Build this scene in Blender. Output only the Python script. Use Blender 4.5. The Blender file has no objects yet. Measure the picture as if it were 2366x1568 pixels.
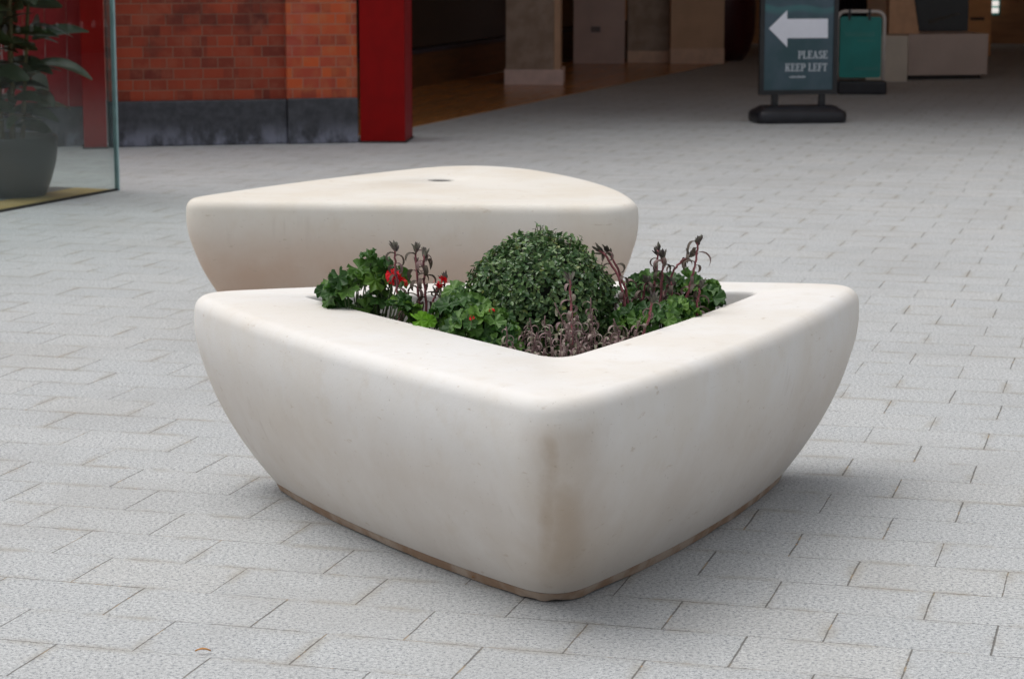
import bpy, bmesh, math, random
from mathutils import Vector, Matrix, noise
R = math.radians
random.seed(11)
C = bpy.context.scene.collection
S = bpy.context.scene

# ------------------------------------------------------------------ camera
FPX, EYE = 5400.0, 1.51                  # focal length in px of a 2366 px wide frame, eye height
PITCH = math.atan((784 + 130) / FPX)
cam_d = bpy.data.cameras.new('camera')
cam = bpy.data.objects.new('camera', cam_d)
C.objects.link(cam)
cam.location = (0, 0, EYE)
cam.rotation_euler = (math.pi / 2 - PITCH, 0, 0)
cam_d.sensor_width = 22.3
cam_d.lens = 22.3 * FPX / 2366
cam_d.clip_start = 0.1
cam_d.clip_end = 2000
cam_d.dof.use_dof = True
cam_d.dof.focus_distance = 5.75
cam_d.dof.aperture_fstop = 5.6
S.camera = cam

# ------------------------------------------------------------------ light: overcast day
SUN_EL, SUN_AZ = R(68), R(-60)           # azimuth from +Y towards +X
w = bpy.data.worlds.new('World')
S.world = w
w.use_nodes = True
wn = w.node_tree
bg = wn.nodes['Background']
sky = wn.nodes.new('ShaderNodeTexSky')
sky.sky_type = 'NISHITA'
sky.sun_disc = False
sky.sun_elevation = SUN_EL
sky.sun_rotation = SUN_AZ
sky.dust_density = 4.0
hs = wn.nodes.new('ShaderNodeHueSaturation')
hs.inputs['Saturation'].default_value = 0.22
wn.links.new(sky.outputs[0], hs.inputs['Color'])
wn.links.new(hs.outputs[0], bg.inputs['Color'])
bg.inputs['Strength'].default_value = 0.15
sd = bpy.data.lights.new('sun', 'SUN')
sd.energy = 1.25
sd.angle = R(60)
sd.color = (1.0, 0.97, 0.93)
sun = bpy.data.objects.new('sun', sd)
C.objects.link(sun)
sv = Vector((math.sin(SUN_AZ) * math.cos(SUN_EL), math.cos(SUN_AZ) * math.cos(SUN_EL), math.sin(SUN_EL)))
sun.rotation_euler = sv.to_track_quat('Z', 'Y').to_euler()
sun.location = sv * 30
S.view_settings.view_transform = 'Standard'
S.view_settings.look = 'None'
S.view_settings.gamma = 1
S.view_settings.exposure = -0.04
S.render.engine = 'CYCLES'
S.cycles.max_bounces = 10
S.cycles.transparent_max_bounces = 16


# ------------------------------------------------------------------ helpers
def at(px, py, depth):
    """point at a ground distance `depth` seen at photo position px,py (2366 px frame)"""
    a = (px - 1183) / FPX
    b = (784 - py) / FPX
    dy = math.cos(PITCH) + b * math.sin(PITCH)
    dz = -math.sin(PITCH) + b * math.cos(PITCH)
    t = depth / dy
    return Vector((a * t, depth, EYE + dz * t))


def tag(o, label=None, cat=None, group=None, kind=None):
    if label: o['label'] = label
    if cat: o['category'] = cat
    if group: o['group'] = group
    if kind: o['kind'] = kind
    return o


def empty(name, loc, rz=0.0):
    o = bpy.data.objects.new(name, None)
    o.empty_display_size = 0.1
    C.objects.link(o)
    o.location = loc
    o.rotation_euler = (0, 0, rz)
    return o


class MB:
    def __init__(s):
        s.v = []
        s.f = []

    def add(s, vs, fs):
        n = len(s.v)
        s.v += [tuple(v) for v in vs]
        s.f += [tuple(i + n for i in f) for f in fs]
        return s

    def box(s, x0, x1, y0, y1, z0, z1):
        vs = [(x, y, z) for z in (z0, z1) for x, y in ((x0, y0), (x1, y0), (x1, y1), (x0, y1))]
        return s.add(vs, [(0, 3, 2, 1), (4, 5, 6, 7), (0, 1, 5, 4), (1, 2, 6, 5), (2, 3, 7, 6), (3, 0, 4, 7)])

    def prism(s, pts, z0, z1):
        n = len(pts)
        vs = [(p[0], p[1], z0) for p in pts] + [(p[0], p[1], z1) for p in pts]
        fs = [tuple(range(n))[::-1], tuple(range(n, 2 * n))] + [(i, (i + 1) % n, n + (i + 1) % n, n + i) for i in range(n)]
        return s.add(vs, fs)

    def plate(s, pts, y0, y1):          # polygon in x,z given thickness along y
        n = len(pts)
        vs = [(p[0], y0, p[1]) for p in pts] + [(p[0], y1, p[1]) for p in pts]
        fs = [tuple(range(n)), tuple(range(n, 2 * n))[::-1]] + [(i, n + i, n + (i + 1) % n, (i + 1) % n) for i in range(n)]
        return s.add(vs, fs)

    def tube(s, pts, rad, seg=7, cap=True):
        pts = [Vector(p) for p in pts]
        rs = rad if isinstance(rad, (list, tuple)) else [rad] * len(pts)
        n0 = len(s.v)
        up = Vector((0.3, 0.2, 1)).normalized()
        for i, p in enumerate(pts):
            d = (pts[min(i + 1, len(pts) - 1)] - pts[max(i - 1, 0)]).normalized()
            a = d.cross(up)
            if a.length < 0.1: a = d.cross(Vector((1, 0, 0)))
            a.normalize()
            b = d.cross(a)
            for k in range(seg):
                t = 2 * math.pi * k / seg
                s.v.append(tuple(p + (a * math.cos(t) + b * math.sin(t)) * rs[i]))
        for i in range(len(pts) - 1):
            for k in range(seg):
                k2 = (k + 1) % seg
                s.f.append((n0 + i * seg + k, n0 + i * seg + k2, n0 + (i + 1) * seg + k2, n0 + (i + 1) * seg + k))
        if cap:
            s.f.append(tuple(n0 + k for k in range(seg))[::-1])
            s.f.append(tuple(n0 + (len(pts) - 1) * seg + k for k in range(seg)))
        return s

    def lathe(s, prof, cx=0, cy=0, seg=40):
        n0 = len(s.v)
        for r_, z_ in prof:
            for k in range(seg):
                t = 2 * math.pi * k / seg
                s.v.append((cx + r_ * math.cos(t), cy + r_ * math.sin(t), z_))
        for i in range(len(prof) - 1):
            for k in range(seg):
                k2 = (k + 1) % seg
                s.f.append((n0 + i * seg + k, n0 + i * seg + k2, n0 + (i + 1) * seg + k2, n0 + (i + 1) * seg + k))
        return s

    def loft(s, rings, closed=True):
        n0 = len(s.v)
        n = len(rings[0])
        for r_ in rings: s.v += [tuple(p) for p in r_]
        for i in range(len(rings) - 1):
            for k in range(n if closed else n - 1):
                k2 = (k + 1) % n
                s.f.append((n0 + i * n + k, n0 + i * n + k2, n0 + (i + 1) * n + k2, n0 + (i + 1) * n + k))
        return s

    def build(s, name, mat, parent=None, smooth=False, bevel=0, fix=True):
        me = bpy.data.meshes.new(name)
        me.from_pydata(s.v, [], s.f)
        if fix:
            bm = bmesh.new()
            bm.from_mesh(me)
            bmesh.ops.recalc_face_normals(bm, faces=bm.faces)
            bm.to_mesh(me)
            bm.free()
        me.materials.append(mat)
        if smooth:
            for p in me.polygons: p.use_smooth = True
        o = bpy.data.objects.new(name, me)
        C.objects.link(o)
        if parent: o.parent = parent
        if bevel:
            m = o.modifiers.new('bevel', 'BEVEL')
            m.width = bevel
            m.segments = 3
            m.limit_method = 'ANGLE'
        return o


class NT:
    """small node-tree builder"""
    def __init__(s, name):
        s.m = bpy.data.materials.new(name)
        s.m.use_nodes = True
        s.t = s.m.node_tree
        s.b = s.t.nodes['Principled BSDF']

    def n(s, typ, **kw):
        nd = s.t.nodes.new(typ)
        for k, v in kw.items():
            if k.startswith('i_'):
                key = k[2:]
                key = int(key) if key.isdigit() else key.replace('_', ' ')
                if hasattr(v, 'is_linked'): s.t.links.new(v, nd.inputs[key])
                else: nd.inputs[key].default_value = v
            else:
                setattr(nd, k, v)
        return nd

    def math(s, op, a, b=None, c=None, clamp=False):
        nd = s.t.nodes.new('ShaderNodeMath')
        nd.operation = op
        nd.use_clamp = clamp
        for i, v in enumerate((a, b, c)):
            if v is None: continue
            if hasattr(v, 'is_linked'): s.t.links.new(v, nd.inputs[i])
            else: nd.inputs[i].default_value = v
        return nd.outputs[0]

    def noise(s, vec, scale, detail=3, rough=0.55, dim=None):
        nd = s.n('ShaderNodeTexNoise')
        if vec is not None: s.t.links.new(vec, nd.inputs['Vector'])
        nd.inputs['Scale'].default_value = scale
        nd.inputs['Detail'].default_value = detail
        nd.inputs['Roughness'].default_value = rough
        return nd.outputs['Fac']

    def mr(s, v, a, b, c=0.0, d=1.0, smooth=True):
        nd = s.n('ShaderNodeMapRange')
        if smooth: nd.interpolation_type = 'SMOOTHSTEP'
        s.t.links.new(v, nd.inputs['Value'])
        for k, x in (('From Min', a), ('From Max', b), ('To Min', c), ('To Max', d)):
            nd.inputs[k].default_value = x
        return nd.outputs['Result']

    def mix(s, fac, a, b, mode='MIX'):
        nd = s.n('ShaderNodeMix')
        nd.data_type = 'RGBA'
        nd.blend_type = mode
        for k, v in ((0, fac), (6, a), (7, b)):
            if hasattr(v, 'is_linked'): s.t.links.new(v, nd.inputs[k])
            else:
                nd.inputs[k].default_value = v if k == 0 else (tuple(v) + (1,))[:4]
        return nd.outputs[2]

    def obj(s):
        return s.n('ShaderNodeTexCoord').outputs['Object']

    def xyz(s, vec):
        nd = s.n('ShaderNodeSeparateXYZ')
        s.t.links.new(vec, nd.inputs[0])
        return nd.outputs

    def comb(s, x, y, z=0.0):
        nd = s.n('ShaderNodeCombineXYZ')
        for i, v in enumerate((x, y, z)):
            if hasattr(v, 'is_linked'): s.t.links.new(v, nd.inputs[i])
            else: nd.inputs[i].default_value = v
        return nd.outputs[0]

    def bump(s, h, strength=0.3, dist=0.01):
        nd = s.n('ShaderNodeBump')
        s.t.links.new(h, nd.inputs['Height'])
        nd.inputs['Strength'].default_value = strength
        nd.inputs['Distance'].default_value = dist
        s.t.links.new(nd.outputs[0], s.b.inputs['Normal'])
        return nd

    def out(s, color=None, rough=0.6, metal=0.0, spec=0.5):
        if color is not None:
            if hasattr(color, 'is_linked'): s.t.links.new(color, s.b.inputs['Base Color'])
            else: s.b.inputs['Base Color'].default_value = (tuple(color) + (1,))[:4]
        if hasattr(rough, 'is_linked'): s.t.links.new(rough, s.b.inputs['Roughness'])
        else: s.b.inputs['Roughness'].default_value = rough
        s.b.inputs['Metallic'].default_value = metal
        s.b.inputs['Specular IOR Level'].default_value = spec
        return s.m


def mottled(name, c1, c2, scale=6, rough=0.6, bump=0.1, fine=120, spec=0.4, metal=0.0):
    t = NT(name)
    v = t.obj()
    a = t.mr(t.noise(v, scale, 4), 0.35, 0.65)
    col = t.mix(a, c1, c2)
    col = t.mix(t.mr(t.noise(v, fine, 2), 0.3, 0.7, 0.0, 0.12), col, tuple(x * 0.5 for x in c1))
    t.bump(t.noise(v, fine, 3), bump, 0.002)
    return t.out(col, rough, metal, spec)


# ------------------------------------------------------------------ materials
def make_paving():
    t = NT('granite_paving')
    v = t.obj()
    x, y, z = t.xyz(v)
    A = R(15.7)
    L, H_ = 0.362, 0.2345
    ox, oy = 0.162, 5.092
    wob = t.math('MULTIPLY', t.math('SUBTRACT', t.noise(v, 7, 2), 0.5), 0.006)
    px = t.math('SUBTRACT', x, ox)
    py = t.math('SUBTRACT', y, oy)
    u = t.math('SUBTRACT', t.math('MULTIPLY', px, math.cos(A)), t.math('MULTIPLY', py, math.sin(A)))
    vv = t.math('ADD', t.math('MULTIPLY', px, math.sin(A)), t.math('MULTIPLY', py, math.cos(A)))
    u = t.math('ADD', u, wob)
    vv = t.math('ADD', vv, wob)
    rv = t.math('DIVIDE', vv, H_)
    row = t.math('FLOOR', rv)
    fv = t.math('SUBTRACT', rv, row)
    wn_ = t.n('ShaderNodeTexWhiteNoise', noise_dimensions='1D')
    t.t.links.new(row, wn_.inputs['W'])
    half = t.math('MULTIPLY', t.math('PINGPONG', row, 1.0), 0.5)
    jit = t.math('MULTIPLY', t.math('SUBTRACT', wn_.outputs['Value'], 0.5), 0.09)
    ru = t.math('ADD', t.math('ADD', t.math('DIVIDE', u, L), half), t.math('ADD', jit, 0.5))
    col_i = t.math('FLOOR', ru)
    fu = t.math('SUBTRACT', ru, col_i)
    dl = t.math('MULTIPLY', t.math('MINIMUM', fv, t.math('SUBTRACT', 1.0, fv)), H_)
    ds = t.math('MULTIPLY', t.math('MINIMUM', fu, t.math('SUBTRACT', 1.0, fu)), L)
    edge = t.math('MULTIPLY', t.math('SUBTRACT', t.noise(v, 60, 3), 0.5), 0.0035)
    # each joint has its own width
    wl = t.n('ShaderNodeTexWhiteNoise', noise_dimensions='2D')
    t.t.links.new(t.comb(col_i, t.math('ROUND', rv)), wl.inputs['Vector'])
    ws = t.n('ShaderNodeTexWhiteNoise', noise_dimensions='2D')
    t.t.links.new(t.comb(t.math('ADD', t.math('ROUND', ru), 37.0), row), ws.inputs['Vector'])
    widel = t.math('MULTIPLY_ADD', wl.outputs['Value'], 0.0017, 0.0001)
    wides = t.math('MULTIPLY_ADD', ws.outputs['Value'], 0.0015, 0.0004)
    ml = t.math('SUBTRACT', 1.0, t.math('DIVIDE', t.math('SUBTRACT', t.math('ADD', dl, edge), widel), 0.0013), clamp=True)
    ms = t.math('SUBTRACT', 1.0, t.math('DIVIDE', t.math('SUBTRACT', t.math('ADD', ds, edge), wides), 0.0013), clamp=True)
    ml = t.math('MULTIPLY', ml, t.mr(t.noise(v, 4.5, 2), 0.38, 0.6, 0.25, 0.95))
    j = t.math('MAXIMUM', ml, ms)
    cell = t.n('ShaderNodeTexWhiteNoise', noise_dimensions='2D')
    t.t.links.new(t.comb(col_i, row), cell.inputs['Vector'])
    base = t.mix(cell.outputs['Value'], (0.455, 0.468, 0.472), (0.500, 0.508, 0.505))
    base = t.mix(t.mr(cell.outputs['Value'], 0.82, 0.95, 0, 0.18), base, (0.46, 0.44, 0.40))
    # granite grain: dark and light flecks
    g1 = t.noise(v, 105, 5, 0.8)
    g2 = t.noise(v, 420, 2, 0.7)
    base = t.mix(t.mr(g1, 0.49, 0.585, 0, 0.85), base, (0.15, 0.165, 0.185))
    base = t.mix(t.mr(g2, 0.52, 0.64, 0, 0.85), base, (0.74, 0.76, 0.76))
    base = t.mix(t.mr(t.noise(v, 300, 2, 0.6), 0.57, 0.66, 0, 0.8), base, (0.10, 0.11, 0.12))
    base = t.mix(t.mr(g1, 0.34, 0.46, 0.65, 0), base, (0.74, 0.76, 0.77))
    # large worn and damp patches
    base = t.mix(t.mr(t.noise(v, 1.3, 5, 0.65), 0.42, 0.68, 0, 0.30), base, (0.33, 0.325, 0.315))
    base = t.mix(t.mr(t.noise(v, 16, 3), 0.60, 0.72, 0, 0.25), base, (0.34, 0.34, 0.34))
    base = t.mix(t.math('MULTIPLY', t.mr(t.math('MINIMUM', dl, ds), 0.035, 0.0), t.mr(t.noise(v, 5, 4, 0.6), 0.45, 0.62, 0, 0.45)), base, (0.33, 0.30, 0.25))
    spot = t.mr(t.noise(t.n('ShaderNodeMapping', i_Vector=v, i_Location=(3.3, 1.7, 0)).outputs[0], 38, 1, 0.3), 0.83, 0.86)
    base = t.mix(spot, base, (0.06, 0.06, 0.065))
    jc = t.mix(t.mr(t.noise(v, 11, 3), 0.52, 0.66), (0.095, 0.088, 0.075), (0.30, 0.22, 0.12))
    jc = t.mix(t.mr(t.noise(v, 23, 2), 0.62, 0.75), jc, (0.42, 0.25, 0.09))
    base = t.mix(t.math('MULTIPLY', j, 0.78), base, jc)
    h = t.math('SUBTRACT', t.math('ADD', t.math('MULTIPLY', g1, 0.5), t.math('MULTIPLY', g2, 0.3)), t.math('MULTIPLY', j, 1.6))
    t.bump(h, 0.45, 0.003)
    return t.out(base, 0.82, 0, 0.3)


def make_concrete(name, c, stain=None, grime_shade=(0.50, 0.42, 0.35), amt=0.55):
    t = NT(name)
    v = t.obj()
    x, y, z = t.xyz(v)
    low = (c[0] * 0.95, c[1] * 0.92, c[2] * 0.875)
    col = t.mix(t.mr(t.noise(v, 2.6, 5, 0.6), 0.35, 0.68), c, low)
    col = t.mix(t.mr(t.noise(v, 11, 5, 0.65), 0.50, 0.75, 0, 0.4), col, (c[0] * 0.86, c[1] * 0.80, c[2] * 0.72))
    # grime mixed with painted shade: flanks coloured darker than the top, mottled
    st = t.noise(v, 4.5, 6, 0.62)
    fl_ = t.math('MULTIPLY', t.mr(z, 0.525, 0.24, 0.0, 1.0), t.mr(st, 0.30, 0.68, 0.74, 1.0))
    col = t.mix(t.math('MULTIPLY', fl_, amt), col, grime_shade)
    # vertical drip marks under the rim
    dr_ = t.noise(t.n('ShaderNodeMapping', i_Vector=v, i_Scale=(26, 26, 2.2)).outputs[0], 1.0, 3, 0.55)
    dm_ = t.math('MULTIPLY', t.mr(dr_, 0.60, 0.74), t.math('MULTIPLY', t.mr(z, 0.505, 0.46), t.mr(t.noise(v, 3, 2), 0.45, 0.65)))
    col = t.mix(t.math('MULTIPLY', dm_, 0.22), col, (0.42, 0.34, 0.27))
    # scuffs and pin holes
    col = t.mix(t.mr(t.noise(t.n('ShaderNodeMapping', i_Vector=v, i_Scale=(1, 1, 3.2), i_Location=(2, 5, 1)).outputs[0], 17, 3, 0.6), 0.66, 0.74, 0, 0.40), col, (0.45, 0.35, 0.25))
    pin = t.mr(t.noise(v, 110, 2, 0.5), 0.70, 0.76, 0, 1)
    col = t.mix(t.math('MULTIPLY', pin, 0.35), col, (0.30, 0.25, 0.20))
    if stain:
        sx, sy = stain
        wob = t.math('MULTIPLY', t.math('SUBTRACT', t.noise(v, 12, 4, 0.6), 0.5), 0.035)
        xs = t.math('ADD', x, wob)
        near = t.mr(y, sy + 0.36, sy + 0.24, 0, 1)
        def band(cx, half, soft, ztop, zbot, k, sc, lo, hi):
            d = t.math('ABSOLUTE', t.math('SUBTRACT', xs, cx))
            m = t.mr(d, half + soft, max(half - soft, 0), 0, 1)
            m = t.math('MULTIPLY', m, t.mr(z, ztop + 0.02, ztop - (0.035 if k < 0.6 or cx < sx else 0.10), 0, 1))
            m = t.math('MULTIPLY', m, t.mr(z, zbot - 0.10, zbot + 0.08, 0, 1))
            m = t.math('MULTIPLY', m, t.mr(t.noise(v, sc, 4, 0.6), lo, hi, 0.45, 1))
            return t.math('MULTIPLY', t.math('MULTIPLY', m, near), k)
        m1 = band(sx - 0.026, 0.025, 0.024, 0.470, 0.12, 0.66, 8, 0.20, 0.62)
        m2 = band(sx + 0.012, 0.048, 0.040, 0.41, 0.06, 0.62, 6, 0.15, 0.65)
        m3 = band(sx + 0.014, 0.080, 0.050, 0.485, 0.02, 0.44, 5, 0.15, 0.75)
        col = t.mix(t.math('MAXIMUM', t.math('MAXIMUM', m1, m2), m3), col, (0.40, 0.295, 0.20))
    h = t.math('ADD', t.noise(v, 48, 5, 0.65), t.math('MULTIPLY', t.noise(v, 240, 2), 0.35))
    t.bump(t.math('SUBTRACT', h, t.math('MULTIPLY', pin, 0.5)), 0.22, 0.0035)
    return t.out(col, 0.66, 0, 0.3)


def make_brick(name, c1, c2, mortar, blot, bscale, boff):
    t = NT(name)
    v = t.obj()
    x, y, z = t.xyz(v)
    uv = t.comb(x, z)
    uv = t.n('ShaderNodeVectorMath', operation='ADD', i_0=uv, i_1=(0.07, -0.337, 0)).outputs[0]
    br = t.n('ShaderNodeTexBrick', offset=0.5, offset_frequency=2, squash=1.75, squash_frequency=2)
    t.t.links.new(uv, br.inputs['Vector'])
    for k, q in (('Scale', 1.0), ('Mortar Size', 0.0045), ('Mortar Smooth', 0.6), ('Bias', -0.1), ('Brick Width', 0.128), ('Row Height', 0.081)):
        br.inputs[k].default_value = q
    br.inputs['Color1'].default_value = c1 + (1,)
    br.inputs['Color2'].default_value = c2 + (1,)
    br.inputs['Mortar'].default_value = mortar + (1,)
    col = br.outputs['Color']
    col = t.mix(t.mr(t.noise(t.n('ShaderNodeMapping', i_Vector=v, i_Location=boff).outputs[0], bscale, 4, 0.6), 0.52, 0.68, 0, 0.5), col, blot)
    rid = t.comb(t.math('FLOOR', t.math('DIVIDE', t.math('ADD', x, 0.07), 0.117)), t.math('FLOOR', t.math('DIVIDE', t.math('SUBTRACT', z, 0.337), 0.081)))
    wn_ = t.n('ShaderNodeTexWhiteNoise', noise_dimensions='2D')
    t.t.links.new(rid, wn_.inputs['Vector'])
    col = t.mix(t.math('MULTIPLY', t.mr(wn_.outputs['Value'], 0.7, 0.98), t.math('SUBTRACT', 0.45, t.math('MULTIPLY', br.outputs['Fac'], 0.45))), col, (c2[0] * 0.35, c2[1] * 0.5, c2[2] * 0.8))
    col = t.mix(t.mr(t.noise(v, 9, 4, 0.65), 0.42, 0.7, 0, 0.5), col, (c1[0] * 0.85, c1[1] * 1.6, c1[2] * 2.2))
    t.bump(t.math('SUBTRACT', t.noise(v, 60, 3), t.math('MULTIPLY', br.outputs['Fac'], 1.5)), 0.5, 0.006)
    return t.out(col, 0.8, 0, 0.3)


def make_plinth():
    t = NT('plinth_stone')
    v = t.obj()
    x, y, z = t.xyz(v)
    st = t.noise(t.n('ShaderNodeMapping', i_Vector=v, i_Scale=(7, 7, 4)).outputs[0], 1, 4, 0.6)
    col = t.mix(t.mr(t.noise(v, 16, 5), 0.3, 0.75), (0.038, 0.040, 0.048), (0.072, 0.074, 0.086))
    salt = t.math('MULTIPLY', t.mr(z, 0.20, 0.02), t.mr(st, 0.38, 0.62))
    col = t.mix(t.math('MULTIPLY', salt, 0.8), col, (0.26, 0.27, 0.34))
    t.bump(t.noise(v, 30, 4), 0.3, 0.006)
    return t.out(col, 0.7)


def make_leaf(name, cols, rough=0.35, spec=0.5, vein=0.0, trans=0.0):
    t = NT(name)
    geo = t.n('ShaderNodeNewGeometry')
    ramp = t.n('ShaderNodeValToRGB')
    ramp.color_ramp.interpolation = 'LINEAR'
    e = ramp.color_ramp.elements
    for i, (p, c) in enumerate(cols):
        el = e[i] if i < 2 else e.new(p)
        el.position = p
        el.color = tuple(c) + (1,)
    t.t.links.new(geo.outputs['Random Per Island'], ramp.inputs[0])
    col = ramp.outputs[0]
    v = t.obj()
    col = t.mix(t.mr(t.noise(v, 90, 2), 0.35, 0.7, 0, 0.35), col, tuple(x * 0.55 for x in cols[0][1]))
    t.bump(t.noise(v, 220, 2), 0.25, 0.002)
    m = t.out(col, rough, 0, spec)
    if trans:
        t.b.inputs['Subsurface Weight'].default_value = 0.0
        tr = t.n('ShaderNodeBsdfTranslucent')
        t.t.links.new(col, tr.inputs['Color'])
        mx = t.n('ShaderNodeMixShader')
        mx.inputs[0].default_value = trans
        t.t.links.new(t.b.outputs[0], mx.inputs[1])
        t.t.links.new(tr.outputs[0], mx.inputs[2])
        t.t.links.new(mx.outputs[0], t.t.nodes['Material Output'].inputs[0])
    return m


def make_wood(name, c1, c2, rough=0.35, axis=(1, 12, 1), planks=0.0, rot=0.0):
    t = NT(name)
    v = t.n('ShaderNodeMapping', i_Vector=t.obj(), i_Rotation=(0, 0, rot)).outputs[0]
    g = t.noise(t.n('ShaderNodeMapping', i_Vector=v, i_Scale=axis).outputs[0], 2.0, 5, 0.6)
    col = t.mix(t.mr(g, 0.35, 0.65), c1, c2)
    if planks:
        x, y, z = t.xyz(v)
        r_ = t.math('DIVIDE', x, planks)
        fl = t.math('FLOOR', r_)
        fr = t.math('SUBTRACT', r_, fl)
        wn_ = t.n('ShaderNodeTexWhiteNoise', noise_dimensions='1D')
        t.t.links.new(fl, wn_.inputs['W'])
        col = t.mix(t.math('MULTIPLY', wn_.outputs['Value'], 0.35), col, tuple(q * 0.6 for q in c1))
        col = t.mix(t.mr(t.math('ABSOLUTE', t.math('SUBTRACT', fr, 0.5)), 0.478, 0.49, 0, 0.8), col, tuple(q * 0.2 for q in c1))
    t.bump(g, 0.08, 0.004)
    return t.out(col, rough, 0, 0.5)


def make_glass():
    t = NT('tinted_glass')
    tr = t.n('ShaderNodeBsdfTransparent')
    tr.inputs[0].default_value = (0.86, 0.91, 0.90, 1)
    gl = t.n('ShaderNodeBsdfGlossy')
    gl.inputs['Color'].default_value = (1, 1, 1, 1)
    gl.inputs['Roughness'].default_value = 0.02
    fr = t.n('ShaderNodeFresnel')
    fr.inputs[0].default_value = 1.5
    fac = t.math('MULTIPLY', fr.outputs[0], 0.13, clamp=True)
    mx = t.n('ShaderNodeMixShader')
    t.t.links.new(fac, mx.inputs[0])
    t.t.links.new(tr.outputs[0], mx.inputs[1])
    t.t.links.new(gl.outputs[0], mx.inputs[2])
    t.t.links.new(mx.outputs[0], t.t.nodes['Material Output'].inputs[0])
    return t.m


def make_frost():
    t = NT('frosted_vinyl')
    t.b.inputs['Alpha'].default_value = 0.07
    return t.out((0.6, 0.6, 0.6), 0.7)


def plain(name, c, rough=0.5, metal=0.0, spec=0.5, var=0.15, scale=8, bump=0.05):
    return mottled(name, c, tuple(x * (1 - var) for x in c), scale, rough, bump, 150, spec, metal)


def glow(name, c, s):
    t = NT(name)
    t.b.inputs['Emission Color'].default_value = c + (1,)
    t.b.inputs['Emission Strength'].default_value = s
    return t.out(c, 0.5)


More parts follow.
